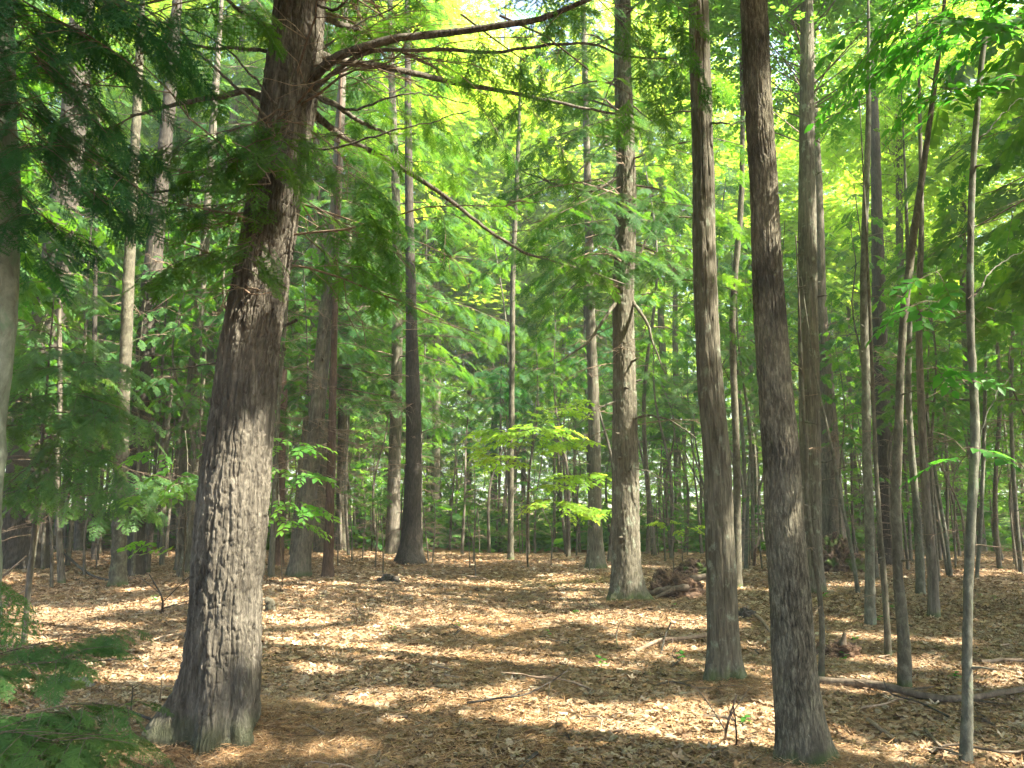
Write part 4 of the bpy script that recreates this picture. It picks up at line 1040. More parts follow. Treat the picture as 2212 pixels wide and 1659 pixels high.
simple('thin pale stem in the green gap between two right hand saplings', [(2110, 1245, 8), (2118, 1150, 8), (2124, 1000, 8), (2128, 850, 7)], (2110, 1250), 6, 'bark_pale', nside=8, name='sapling', cat='sapling', kind='leaf', lod=1, leafm='leaf', crown=dict(z0=2.6, z1=5.6, L0=1.3, n=12, spr=(.3, .42), rise=.3))

# ---- young trees whose own stems stand outside the view but whose sprays reach in
def young_hemlock(label, base_xy, H, lod, leafm, L0, n, z0, extra=(), group=None, r=0.03):
    x, y = base_xy; z = float(ground_h(x, y)); b = np.array([x, y, z])
    root = empty('young_hemlock', b); tag(root, label, 'tree', group)
    C = np.array([[x, y, z - .1], [x + .02, y, z + H * .5], [x, y + .03, z + H]]); C = catmull(C, 30)
    v, f = tube(C, np.linspace(r, 0.004, 30), 10)
    mesh_tris('trunk', v, f, [M['bark_brown']], smooth=True, parent=root, origin=b)
    fo = Fol()
    rr = np.linspace(r, 0.004, 30)
    if n: crown_random(fo, C, rr, z0 + z, z + H * .97, L0, n, z + H, (.2, .32), gap=.11, sg=.12)
    for e in extra: e(fo)
    fo.build('crown', 'hemlock', lod, M[leafm], M['twig'], root, b, True)
    return root
def fbw(pts, r0=.004, width=.36, gap=.03, spr=(.07, .12), sg=.04, start=.1):
    def go(fo): bough(fo, catmull(np.array(pts, float), 12), r0, start, width, gap, spr, .25, sg=sg, twig_r=.0015)
    return go
px = lambda u, v, D: tuple(P(u, v, D))
young_hemlock('low bright green hemlock branch reaching in at the bottom left corner', (P(-330, 1500, 2.9)[0], 2.9), 1.6, 0, 'needle_light', 0.6, 8, .9, extra=[
    fbw([px(-330, 1480, 2.9), px(-100, 1440, 2.9), px(60, 1395, 2.9), px(170, 1375, 2.9), px(262, 1352, 2.9)]),
    fbw([px(-330, 1520, 2.8), px(-100, 1560, 2.6), px(60, 1540, 2.5), px(170, 1520, 2.5), px(285, 1524, 2.5)]),
    fbw([px(-330, 1540, 2.8), px(-120, 1590, 2.4), px(20, 1580, 2.3), px(120, 1600, 2.25), px(200, 1590, 2.2)], width=.5),
    fbw([px(-330, 1560, 2.8), px(-150, 1600, 2.4), px(-40, 1620, 2.3), px(90, 1640, 2.2)], width=.5),
    fbw([px(-330, 1500, 2.8), px(-130, 1490, 2.7), px(0, 1440, 2.7), px(110, 1430, 2.7), px(190, 1400, 2.7)])])
young_hemlock('light green young hemlock with drooping dead twigs, in front of the dark trunks at left', (P(60, 1280, 8.6)[0], 8.6), 4.2, 1, 'needle_light', 1.3, 22, 1.6, extra=[
    fb(c, .007, .42, .09, (.2, .32), sg=.11) for c in [[(60, 800, 8.6), (130, 790, 8.2), (220, 780, 8.0), (290, 790, 7.9)], [(60, 860, 8.6), (150, 850, 8.2), (260, 880, 8), (330, 905, 7.9)],
        [(60, 920, 8.6), (160, 960, 8.3), (270, 1010, 8.2), (350, 1030, 8.1), (430, 1020, 8.1)], [(60, 760, 8.6), (110, 750, 8.2), (180, 755, 8.0)], [(60, 990, 8.6), (150, 1010, 8.3), (240, 1040, 8.2), (310, 1060, 8.1)],
        [(60, 900, 8.6), (200, 900, 8.6), (320, 940, 8.4)], [(60, 840, 8.6), (30, 860, 8.0), (10, 900, 7.6)]]])

# ---- trees outside the frame whose crowns shade the clearing
def shade_tree(x, y, H, kind, r=.16):
    z = float(ground_h(x, y)); b = np.array([x, y, z])
    root = empty('hemlock_tree' if kind == 'hemlock' else 'maple_tree', b)
    tag(root, 'tall tree standing outside the view, its crown shading the clearing', 'tree', 'trees around the clearing outside the view')
    C = np.array([[x, y, z - .1], [x + rng.normal(0, .2), y, z + H * .5], [x + rng.normal(0, .3), y, z + H]]); C = catmull(C, 40)
    rr = np.linspace(r, .01, 40)
    v, f = tube(C, rr, 14, lambda TH, SS, rad: rad * (1 + .08 * (vnoise(TH * 3, SS * 5) - .5)))
    mesh_tris('trunk', v, f, [M['bark_brown']], smooth=True, parent=root, origin=b)
    fo = Fol()
    if kind == 'hemlock':
        crown_random(fo, C, rr, 4.2, H * .97, 3.6, 80, H, (.38, .56), gap=.22, sg=.24)
        fo.build('crown', 'hemlock', 2, M['needle'], M['twig'], root, b, True)
    else:
        crown_clumps(fo, (x, y, H * .70), (3.6, 3.6, H * .30), 120, 34, (.45, .7))
        fo.build('crown', 'leaf', 2, M['leaf'], M['twig'], root, b, True)
for a in [(6.6, 5.2, 13, 'hemlock'), (10.5, 7.5, 15, 'hemlock'), (8.0, 2.2, 15, 'maple'), (12.5, 11.5, 16, 'maple'), (13.5, 3.5, 17, 'hemlock'), (4.8, 0.2, 13, 'maple'), (-5.5, 3.0, 13, 'hemlock'), (0.5, -1.8, 14, 'maple'), (16.5, 8.0, 19, 'maple'), (-3.5, -0.8, 13, 'maple'), (17, 15, 20, 'maple'), (9.5, -2.5, 16, 'maple'), (13, -1, 17, 'hemlock'), (20, 5, 21, 'maple'), (-8.5, 6, 15, 'maple'), (8.5, 9.8, 13, 'hemlock'), (-9.5, 10.5, 15, 'hemlock'), (-12.5, 15, 17, 'hemlock'), (-6.0, -1.5, 15, 'maple'), (2.5, -4, 15, 'maple')]:
    shade_tree(*a)

# ================================================================== THE WOODS BEHIND (shared crowns)
def proto(name, kind, seed):
    """one tree built at the origin with parts; returned unlinked for copying"""
    global rng
    keep = rng; rng = np.random.default_rng(seed)
    root = bpy.data.objects.new(name, None)
    fo = Fol(); lod = 2; leafm = 'needle'; bark = 'bark_brown'; fk = 'hemlock'; H = 16; r = .16; ln = 0.1
    if kind in ('hemlock', 'young'): lod = 1
    if kind == 'hemlock':
        H = rng.uniform(16, 22); r = .17
    elif kind == 'young':
        H = rng.uniform(4, 6.5); r = .05
    elif kind == 'broad':
        H = rng.uniform(19, 26); r = .17; fk = 'leaf'; leafm = 'leaf'; bark = 'bark_smooth'
    elif kind == 'under':
        H = rng.uniform(6, 9); r = .06; fk = 'leaf'; leafm = 'leaf_green'; bark = 'bark_smooth'
    elif kind == 'dead':
        H = rng.uniform(2.2, 4.5); r = .018; bark = 'bark_brown'
    elif kind == 'pole':
        H = rng.uniform(9, 14); r = .07; bark = 'bark_grey'
    C = catmull(np.array([[0, 0, -.6], [rng.normal(0, .12), rng.normal(0, .12), H * .33], [rng.normal(0, .35), rng.normal(0, .3), H * .66], [rng.normal(0, .5), rng.normal(0, .4), H]]), 50)
    rr = r * (1 - .85 * np.linspace(0, 1, 50)) * (1 + .5 * np.exp(-np.linspace(0, H, 50) / .4))
    v, f = tube(C, rr, 12, lambda TH, SS, rad: rad * (1 + .12 * (vnoise(TH * 2, SS * 3 + seed) - .5)))
    tb = Buf(); tb.add(v, f, 0)
    fd = Fol()
    if kind in ('hemlock', 'pole', 'dead'):
        for i in range({'hemlock': 26, 'pole': 16, 'dead': 22}[kind]):
            z = rng.uniform(.8, 6.5) if kind != 'dead' else rng.uniform(.3, H); k = int(np.argmin(np.abs(C[:, 2] - z)))
            dead_branch(fd, C[k], rng.uniform(0, 6.28), rng.uniform(.6, 2.0) * (.45 if kind == 'dead' else 1), .009 if kind != 'dead' else .006, rng.uniform(-.1, .3), .3, 5)
        v, f = segs(np.concatenate(fd.sa), np.concatenate(fd.sb), np.concatenate(fd.ra), np.concatenate(fd.rb)); tb.add(v, f, 1)
    tb.build('trunk', [M[bark], M['dead_twig']], root, None, smooth=True)
    if kind == 'hemlock': crown_random(fo, C, rr, 3.4, H * .97, 3.1, 96, H, (.32, .46), gap=.18, sg=.19, droop=.3)
    if kind == 'young': crown_random(fo, C, rr, .5, H * .97, 1.7, 58, H, (.24, .34), gap=.12, sg=.13, droop=.25)
    if kind == 'pole': crown_random(fo, C, rr, H * .5, H * .97, 1.7, 22, H, (.3, .45), gap=.22, sg=.22)
    if kind == 'broad':
        crown_clumps(fo, (0, 0, H * .66), (3.6, 3.6, H * .31), 130, 70, (.27, .42), .6, .25)
    if kind == 'under':
        for i in range(34):
            z = 1.4 + (H - 1.6) * (i + rng.random()) / 34; k = int(np.argmin(np.abs(C[:, 2] - z)))
            A = axis_curve(C[k], i * 2.4, 2.2 * (1 - .5 * z / H) * rng.uniform(.6, 1.1), .25, .25, 7, .2)
            bough(fo, A, .012, .3, .45, .13, (.20, .31), .15, sg=.14)
    if fo.pos: fo.build('crown', fk, lod, M[leafm], M['twig'], root, None, False)
    rng = keep
    return root, H
PRO = {k: [proto(n, k, 100 + 7 * i + j * 31) for i in range(c)] for j, (k, n, c) in enumerate([('hemlock', 'hemlock_tree', 4), ('young', 'young_hemlock', 4), ('broad', 'maple_tree', 4), ('under', 'understory_maple', 4), ('pole', 'young_tree', 3), ('dead', 'dead_sapling', 5)])}

LBL = {'hemlock': ('tall hemlock among the many in the woods behind the clearing', 'hemlocks in the woods behind the clearing'),
       'young': ('bushy young hemlock in the dim thicket behind the clearing', 'young hemlocks in the thicket'),
       'broad': ('tall leafy maple whose sunlit crown shows between the hemlocks', 'maples beyond the hemlocks'),
       'under': ('small maple with layered bright leaves in the woods behind', 'small maples in the woods behind'),
       'dead': ('bare twiggy dead sapling at the edge of the clearing', 'bare twiggy dead saplings'),
       'pole': ('slender pole trunk with dead twigs deep in the woods', 'pole trunks deep in the woods')}
PLACED = []
def put(kind, i, x, y, sc=1.0, rot=None, leafm=None, zs=None):
    root, H = PRO[kind][i % len(PRO[kind])]
    c = root.copy(); COL.objects.link(c)
    c.location = (x, y, float(ground_h(x, y)) - .02)
    c.rotation_euler = (0, 0, rng.uniform(0, 6.28) if rot is None else rot)
    c.scale = (sc, sc, zs or sc)
    l, g = LBL[kind]
    tag(c, l, 'tree', g); PLACED.append((kind, x, y, c))
    for ch in root.children:
        d = ch.copy(); COL.objects.link(d); d.parent = c
        if ch.name.startswith('crown') and leafm:
            for sl in range(1):
                d.material_slots[0].link = 'OBJECT'; d.material_slots[0].material = M[leafm]
    return c
for root_l in PRO.values():                # the originals themselves were linked only through their parts
    for root, H in root_l:
        for ch in root.children:
            for c_ in list(ch.users_collection): c_.objects.unlink(ch)

used = []
def free(x, y, d):
    return all((x - a) ** 2 + (y - b) ** 2 > d * d for a, b in used)
def fill(kind, n, ylo, yhi, dmin, xs=0.78, sc=(0.85, 1.15), mats=(None,), xmin=None, xmax=None, avoid=()):
    k = tries = 0
    while k < n and tries < n * 40:
        tries += 1
        y = rng.uniform(ylo, yhi); x = rng.uniform(-1, 1) * (y * xs + 2)
        if xmin is not None and x < xmin * y: continue
        if xmax is not None and x > xmax * y: continue
        if any(a0 < x / y < a1 and y < yy for a0, a1, yy in avoid): continue
        if not free(x, y, dmin): continue
        used.append((x, y)); put(kind, int(rng.integers(0, 9)), x, y, rng.uniform(*sc), leafm=mats[int(rng.integers(0, len(mats)))])
        k += 1
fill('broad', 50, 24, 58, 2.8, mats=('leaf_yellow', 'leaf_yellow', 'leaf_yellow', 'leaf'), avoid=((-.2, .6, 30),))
used = []
fill('hemlock', 28, 20, 44, 2.3, mats=(None, None, 'needle_dark'), avoid=((-0.15, 0.15, 60), (.1, .55, 31)))
fill('hemlock', 6, 34, 50, 2.6, xmin=-.2, xmax=.2)
used = []
fill('under', 34, 19.5, 38, 1.8, mats=(None, 'leaf', 'leaf'), avoid=((-.6, -.05, 26),))
used = []
fill('young', 14, 15.5, 19, 1.6, xmin=-.2, xmax=.3, sc=(.2, .4))
used = []
fill('young', 150, 18.8, 34, 0.85, mats=(None, 'needle_dark', 'needle', 'needle_light'))
fill('young', 9, 15.5, 19, 1.4, xmin=.36, xmax=.8, sc=(.4, .8))
fill('young', 8, 13, 18, 1.4, xmin=-.8, xmax=-.3, sc=(.5, .9))
used = []
fill('pole', 64, 18.5, 36, .9, sc=(.6, 1.2), avoid=((-.08, .06, 22),))
fill('dead', 80, 16.8, 26, .6, sc=(.7, 1.3))
fill('pole', 14, 14.5, 19, .9, xmin=-.7, xmax=-.25, sc=(.5, .9))
fill('pole', 16, 14.0, 20, .9, xmin=.3, xmax=.7, sc=(.35, .7))

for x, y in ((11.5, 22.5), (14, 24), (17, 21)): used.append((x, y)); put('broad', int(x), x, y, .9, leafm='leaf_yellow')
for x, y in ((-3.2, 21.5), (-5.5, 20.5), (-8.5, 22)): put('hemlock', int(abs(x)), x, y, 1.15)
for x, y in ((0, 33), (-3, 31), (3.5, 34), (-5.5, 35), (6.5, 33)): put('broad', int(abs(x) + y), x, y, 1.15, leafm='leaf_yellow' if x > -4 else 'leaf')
GAPS = [(-999, 'beyond the left edge'), (0, 'between the left edge and the thick blackish trunk'), (75, 'between the thick blackish trunk and the pale pole trunk'), (260, 'between the pale pole trunk and the big hemlock'),
        (510, 'between the big hemlock and the leaning brown hemlock'), (680, 'between the leaning brown hemlock and the charcoal trunk'), (890, 'between the charcoal trunk and the slim centre maple'), (1105, 'between the slim centre maple and the lone straight hemlock'),
        (1352, 'between the lone straight hemlock and the grey barked tree'), (1545, 'between the grey barked and the dark barked tree'), (1690, 'between the dark barked tree and the pale young beech'), (1875, 'between the pale young beech and the grey green sapling'),
        (2098, 'between the grey green sapling and the right edge'), (2212, 'beyond the right edge')]
RANK = ['nearest', 'second', 'third', 'fourth', 'fifth', 'sixth', 'seventh', 'eighth', 'ninth', 'tenth', 'eleventh', 'twelfth', 'thirteenth', 'fourteenth', 'fifteenth', 'sixteenth']
NOUN = {'hemlock': 'tall hemlock', 'young': 'young hemlock', 'broad': 'leafy maple', 'under': 'small maple', 'pole': 'slender pole tree', 'dead': 'bare dead sapling'}
buckets = {}
for kind, x, y, c in PLACED:
    u = project(np.array([[x, y, 1.0]]))[0][0]
    gi = max(i for i, (lo, _) in enumerate(GAPS) if u >= lo)
    buckets.setdefault((kind, gi), []).append((y, c))
for (kind, gi), lst in buckets.items():
    lst.sort(key=lambda t: t[0])
    for i, (y, c) in enumerate(lst):
        c['label'] = (RANK[i] + ' ' if i < len(RANK) else 'farther ') + ('' if i == 0 else 'nearest ') + NOUN[kind] + ' ' + GAPS[gi][1] if i < len(RANK) else 'one of the farthest ' + NOUN[kind] + 's ' + GAPS[gi][1]

# ---- the far woods, one mass of foliage no one could count, and the low growth in the dip
def mass(name, label, cat, n, boxf, s, leafm, kind='leaf', clump=0.8, per=14):
    nc = n // per
    q = boxf(nc)
    p = np.repeat(q, per, 0) + rng.normal(0, 1, (nc * per, 3)) * np.array([clump, clump, clump * .5])
    m = len(p)
    a = rng.random(m) * 6.283
    X = np.stack([np.cos(a), np.sin(a), rng.normal(-.1, .25, m)], 1)
    Z = rng.normal(0, .35, (m, 3)) + np.array([0, 0, 1.0])
    fo = Fol(); fo.spr(p, X, Z, rng.uniform(s[0], s[1], m))
    o = fo.build(name, kind, 2, M[leafm], M['twig'], None, None, False)
    tag(o, label, cat, kind='stuff')
def far_box(n):
    y = rng.uniform(56, 78, n); x = rng.uniform(-1, 1, n) * (y * .85)
    top = 13 + 12 * vnoise(x * .12, y * .05) 
    return np.stack([x, y, -3 + (top + 3) * rng.random(n)], 1)
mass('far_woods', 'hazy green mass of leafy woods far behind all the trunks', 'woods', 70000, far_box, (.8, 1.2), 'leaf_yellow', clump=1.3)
def low_box(n):
    y = 24 + 32 * rng.random(n) ** .8; x = rng.uniform(-1, 1, n) * (y * .8)
    hh = 0.4 + 3.4 * np.clip(vnoise(x * .35, y * .2) - .25, 0, 1)
    return np.stack([x, y, ground_h(x, y) + .1 + hh * rng.random(n) ** 1.3], 1)
mass('undergrowth', 'low green undergrowth in the dip behind the clearing', 'undergrowth', 36000, low_box, (.34, .55), 'needle', kind='hemlock', clump=.5)

# ================================================================== THINGS ON THE FOREST FLOOR
def stick(name, label, pts, r0, r1, bark='dead_twig', forks=(), n=26, cat='branch', group=None, nside=9, taper=True):
    """fallen or standing dead wood through world points; forks: (fraction, azimuth, length, rise)"""
    pts = np.array(pts, float)
    C = catmull(pts, n); C = C + np.cumsum(rng.normal(0, r0 * .12, C.shape), 0)
    rr = np.linspace(r0, r1, n)
    b = Buf(); v, f = tube(C, rr, nside, lambda TH, SS, rad: rad * (1 + .35 * (vnoise(TH * 1.5, SS * 14) - .5) + .2 * (vnoise(TH * 4, SS * 50) - .5))); b.add(v, f)
    v0, f0 = segs([C[0] - (C[1] - C[0]) * .02], [C[0] + (C[1] - C[0]) * .02], r0 * .9, r0, 8); b.add(v0, f0)
    for (t, az, L, rise) in forks:
        k = int(t * (n - 1)); p = C[k]
        D = catmull(np.array([p, p + np.array([math.cos(az), math.sin(az), rise]) * L * .5 + rng.normal(0, L * .05, 3), p + np.array([math.cos(az), math.sin(az), rise * .8]) * L]), 10)
        v, f = tube(D, np.linspace(rr[k] * .6, max(.0015, rr[k] * .15), 10), 6); b.add(v, f)
        for q in (4, 7):
            a2 = az + rng.choice([-.8, .8]); e = D[q] + np.array([math.cos(a2), math.sin(a2), rise * .5]) * L * .3
            v, f = tube(np.array([D[q], (D[q] + e) / 2 + rng.normal(0, .01, 3), e]), np.linspace(rr[k] * .3, .001, 3), 5); b.add(v, f)
    org = np.array([C[0][0], C[0][1], C[0][2]])
    o = b.build(name, [M[bark]], None, org, smooth=True); o.location = org
    tag(o, label, cat, group)
    return o
def gpt(u, v, dz=0.0):
    p = G(u, v); p[2] += dz; return p

stick('fallen_branch', 'long dark fallen branch lying across the litter at lower right', [gpt(1760, 1478, .03), gpt(1830, 1490, .04), gpt(1905, 1503, .05), gpt(1990, 1520, .03), gpt(2080, 1528, .03), gpt(2160, 1522, .04), gpt(2260, 1505, .03)], .032, .022, 'fallen', [(.25, -.6, .5, .1), (.45, 2.4, .4, .1), (.7, -1.2, .35, .15)])
stick('fallen_branch', 'pale bare stick lying left of the grey barked tree, sunlit', [gpt(1372, 1412, .02), gpt(1430, 1395, .06), gpt(1480, 1388, .05), gpt(1530, 1380, .04)], .018, .024, 'dead_twig', [(.5, -1.8, .16, -.2)])
stick('fallen_branch', 'short dark fork of wood stuck in the litter beside the pale stick', [gpt(1425, 1420, .0), gpt(1436, 1398, .1), gpt(1450, 1386, .2)], .012, .008, 'bark_black')
stick('fallen_branch', 'dark short stick on the trodden middle of the clearing', [gpt(1165, 1382, .02), gpt(1200, 1388, .03), gpt(1240, 1390, .02)], .018, .012, 'bark_black')
stick('fallen_branch', 'thick broken stick leaning on the dark barked trunk from the left', [gpt(1622, 1330, .03), gpt(1640, 1345, .06), gpt(1665, 1372, .03)], .022, .016, 'dead_twig')
stick('fallen_branch', 'brown stick lying in front of the dark barked trunk', [gpt(1520, 1555, .02), gpt(1570, 1562, .04), gpt(1625, 1580, .02)], .012, .010, 'fallen')
stick('fallen_branch', 'slanting grey stick in the litter right of the dark barked trunk', [gpt(1875, 1565, .03), gpt(1905, 1590, .04), gpt(1940, 1610, .02)], .014, .012, 'dead_twig')
stick('fallen_branch', 'pale sunlit branch lying at the right edge of the view', [gpt(2120, 1438, .03), gpt(2170, 1436, .05), gpt(2240, 1438, .04)], .02, .014, 'dead_twig')
stick('fallen_branch', 'thin dark branch curving from the litter near the big hemlock foot', [gpt(240, 1540, .03), gpt(290, 1560, .06), gpt(360, 1590, .04), gpt(430, 1625, .02)], .012, .006, 'bark_black', [(.3, 2.0, .3, .5), (.6, -.5, .25, .3)])
stick('fallen_branch', 'pale stick sloping through the litter in the left foreground', [gpt(300, 1400, .02), gpt(350, 1385, .05), gpt(405, 1372, .03)], .012, .008)
stick('fallen_branch', 'long grey pole fallen under the trees at far left', [gpt(60, 1185, .55), gpt(120, 1210, .3), gpt(190, 1245, .06), gpt(250, 1262, .03)], .03, .02, 'bark_black')
stick('fallen_branch', 'bent pale branch fallen against the twiggy undergrowth, left of the charcoal trunk', [gpt(735, 1190, .1), gpt(770, 1165, .5), gpt(805, 1150, .9)], .03, .015, 'dead_twig')
stick('leaning_pole', 'thin crooked dead pole leaning at the left edge with a forked foot', [gpt(55, 1300, -.03), P(62, 1240, 11.7), P(78, 1160, 11.7), P(92, 1080, 11.7), P(105, 1010, 11.7)], .028, .012, 'dead_twig', [(.12, 3.6, .5, -.6), (.6, .4, .6, .5)], cat='dead pole')
stick('leaning_pole', 'pale broken pole slanting up from the far left edge', [gpt(-20, 1268, 0), P(20, 1235, 13), P(60, 1200, 13)], .022, .012, 'dead_twig', cat='dead pole')
stick('leaning_pole', 'short sunlit broken pole leaning behind the dark barked trunk', [gpt(1628, 1222, -.03), P(1636, 1190, 17), P(1645, 1160, 17)], .04, .025, 'dead_twig', cat='dead pole')
stick('dead_seedling', 'forked dead seedling standing left of the dark trunk foot', [gpt(1566, 1600, -.02), P(1572, 1560, 4.9), P(1580, 1530, 4.9), P(1590, 1500, 4.9)], .009, .004, 'dead_twig', [(.2, 2.6, .2, 1.6), (.45, .3, .15, 1.4)], cat='dead seedling')
stick('dead_seedling', 'dark bare twig standing beside the forked dead seedling', [gpt(1590, 1610, -.02), P(1590, 1570, 4.85), P(1584, 1520, 4.9)], .006, .003, 'bark_black', [(.6, 1.9, .08, 1.2)], cat='dead seedling')
stick('dead_seedling', 'spiky dead brushwood left of the big hemlock, on the leaf litter', [gpt(350, 1320, -.02), P(352, 1295, 10.2), P(340, 1265, 10.2), P(325, 1240, 10.2)], .016, .006, 'bark_black', [(.3, .2, .6, 1.0), (.5, 2.9, .5, .6), (.15, .0, .7, .25)], cat='dead seedling')
stick('dead_seedling', 'bare reddish dead seedling in the left foreground sun', [gpt(345, 1520, -.02), P(347, 1495, 6.2), P(349, 1465, 6.2)], .006, .003, 'dead_twig', [(.4, 1, .1, .8), (.6, 3.8, .1, .8)], cat='dead seedling')
stick('dead_seedling', 'leafless twig rising from the trodden litter right of the middle', [gpt(1185, 1560, 0), gpt(1185, 1545, .1), gpt(1190, 1530, .18)], .004, .002, 'bark_black', [(.5, .6, .1, .6)], cat='dead seedling')
stick('dead_seedling', 'thin curved bare twig standing in front of the lone straight hemlock', [gpt(1335, 1400, 0), P(1332, 1370, 8.7), P(1342, 1335, 8.7)], .008, .003, 'bark_brown', cat='dead seedling')

# small sticks strewn about, each its own thing
slots = [(700, 1600), (880, 1560), (1010, 1530), (620, 1500), (760, 1500), (930, 1440), (1080, 1590), (1230, 1610), (1350, 1590), (1420, 1490), (1280, 1500), (1120, 1330), (980, 1380), (860, 1310), (760, 1330), (640, 1320), (520, 1290), (300, 1430),
         (180, 1420), (60, 1420), (440, 1400), (1490, 1350), (1440, 1340), (1600, 1460), (1640, 1420), (1860, 1540), (2000, 1590), (2050, 1560), (1950, 1460), (2150, 1580), (2180, 1400), (2080, 1330), (1970, 1360), (1830, 1320), (1220, 1280), (1060, 1260),
         (930, 1250), (720, 1240), (560, 1260), (200, 1300), (90, 1330), (1540, 1640), (1160, 1640), (820, 1640), (2010, 1640), (1240, 1400), (1400, 1300), (1450, 1450)]
tw = []
for i in range(5):
    L = .5; a = rng.normal(0, .04, (5, 3)); a[:, 2] = np.abs(a[:, 2]) * .6
    pts = np.array([[-.25, 0, 0], [-.12, 0, 0], [0, 0, 0], [.12, 0, 0], [.25, 0, 0]]) + a
    o = stick('fallen_twig', None, pts, .008, .003, ['dead_twig', 'fallen', 'bark_black'][i % 3], [(.35, rng.uniform(.4, 1.2), .14, .1), (.6, -rng.uniform(.4, 1.2), .1, .1)][:1 + i % 2], 12, nside=6)
    tw.append(o)
WHERE = ['on the brown forest floor', ]
for i, (u, v) in enumerate(slots):
    src = tw[i % 5]
    o = src if i < 5 else src.copy()
    if i >= 5: COL.objects.link(o)
    p = gpt(u, v, .035)
    o.location = p; o.rotation_euler = (rng.normal(0, .05), rng.normal(0, .08), rng.uniform(0, 6.28)); sc = rng.uniform(.6, 1.7); o.scale = (sc, sc, 1.2)
    tag(o, 'thin dead twig lying loose among the fallen leaves', 'twig', 'thin twigs strewn over the leaf litter')

# lumps: stumps, mounds, stones
def lump(name, label, cat, cen, rad, mats, amp=.25, fr=3.0, seed=1, nu=110, nv=64, peak=1.0, roots=(), parts=None, rootm='fallen'):
    cx, cy_, cz = cen
    th = np.linspace(0, 2 * math.pi, nu, endpoint=False); ph = np.linspace(0.02, math.pi * .56, nv)
    T_, P_ = np.meshgrid(th, ph)
    d = np.stack([np.cos(T_) * np.sin(P_), np.sin(T_) * np.sin(P_), np.cos(P_) ** peak * np.sign(np.cos(P_)) if peak == 1 else np.cos(P_)], -1)
    nz = vnoise(d[..., 0] * fr + seed * 7, d[..., 1] * fr + 3, d[..., 2] * fr + 5) - .5
    nz2 = vnoise(d[..., 0] * fr * 4 + seed, d[..., 1] * fr * 4, d[..., 2] * fr * 4) - .5 + .6 * (vnoise(d[..., 0] * fr * 11 + seed, d[..., 1] * fr * 11, d[..., 2] * fr * 5) - .5)
    k = 1 + amp * 2 * nz + amp * .9 * nz2
    V = d * k[..., None] * np.array(rad)
    V = V.reshape(-1, 3); i = np.arange(nv - 1)[:, None] * nu; j = np.arange(nu)[None]; q = (j + 1) % nu
    F = np.concatenate([np.stack([i + j, i + nu + j, i + nu + q], -1).reshape(-1, 3), np.stack([i + j, i + nu + q, i + q], -1).reshape(-1, 3)])
    V = np.vstack([V, [[0, 0, V[:nu, 2].mean() + .001]]]); F = np.vstack([F, np.stack([np.arange(nu), (np.arange(nu) + 1) % nu, np.full(nu, len(V) - 1)], -1)])
    b = np.array([cx, cy_, cz])
    if roots:
        root = empty(name, b); tag(root, label, cat)
        mesh_tris(parts or 'body', V, F, mats, smooth=True, parent=root)
        for pts, r in roots:
            C = catmull(np.array(pts, float), 16)
            v, f = tube(C, np.linspace(r, r * .35, 16), 8, lambda TH, SS, rad: rad * (1 + .4 * (vnoise(TH * 2, SS * 12) - .5)))
            mesh_tris('root', v, f, [M[rootm]], smooth=True, parent=root)
        return root
    o = mesh_tris(name, V, F, mats, smooth=True); o.location = b; tag(o, label, cat)
    return o
def lump_mat(name, c0, c1, c2, moss=None, thr=.5, scale=12):
    m, nt, bs = mat(name); tc = nt.nodes.new('ShaderNodeTexCoord')
    n1 = nodes_noise(nt, scale, 6, .7, tc); n2 = nodes_noise(nt, 3.2, 4, .6, tc); n3 = nodes_noise(nt, scale * 4, 4, .7, tc)
    col = ramp(nt, n1.outputs[0], [(.35, c0), (.5, c1), (.68, c2)]).outputs[0]
    if moss: col = mixc(nt, ramp(nt, n2.outputs[0], [(thr, (0, 0, 0)), (thr + .08, (1, 1, 1))]).outputs[0], col, moss)
    nt.links.new(col, bs.inputs['Base Color']); bs.inputs['Roughness'].default_value = .95
    bp = nt.nodes.new('ShaderNodeBump'); bp.inputs['Strength'].default_value = 1; bp.inputs['Distance'].default_value = .03
    nt.links.new(n3.outputs[0], bp.inputs['Height']); nt.links.new(bp.outputs[0], bs.inputs['Normal'])
    return m
M['rot'] = lump_mat('rotten_wood', (.03, .019, .012), (.12, .07, .042), (.27, .17, .10))
M['rot_moss'] = lump_mat('mossy_rotten_wood', (.03, .02, .014), (.10, .06, .04), (.22, .15, .09), (.07, .11, .02), .50)
M['stone'] = lump_mat('mossy_stone', (.12, .12, .10), (.26, .25, .22), (.40, .39, .34), (.13, .18, .03), .47)
p = G(1462, 1288)
lump('rotten_stump', 'reddish brown uprooted stump with hollow underside, left of the grey barked trunk', 'stump', p, (.38, .32, .34), [M['rot']], .35, 2.6, 2, roots=[([(-.1, -.2, .12), (-.35, -.3, .10), (-.6, -.34, .02)], .07), ([(.1, -.25, .16), (-.15, -.4, .14), (-.42, -.5, .03)], .055), ([(.2, -.1, .25), (.45, -.1, .3), (.62, -.05, .22)], .06)], parts='body')
p = G(1500, 1245)
lump('mossy_stump', 'low mound of old wood with yellow green moss on its crest', 'stump', p, (.45, .4, .30), [M['rot_moss']], .3, 2.4, 5)
p = G(1815, 1236)
lump('mossy_stump', 'tall mossy broken stump at the foot of the broad dark trunk', 'stump', p, (.42, .35, .62), [M['rot_moss']], .4, 2.8, 8)
p = G(1612, 1335)
lump('rotten_stump', 'small black rotten lump between the grey barked and dark barked trunks', 'stump', p, (.12, .12, .11), [M['bark_black']], .3, 3, 4, 40, 26)
p = G(1815, 1420)
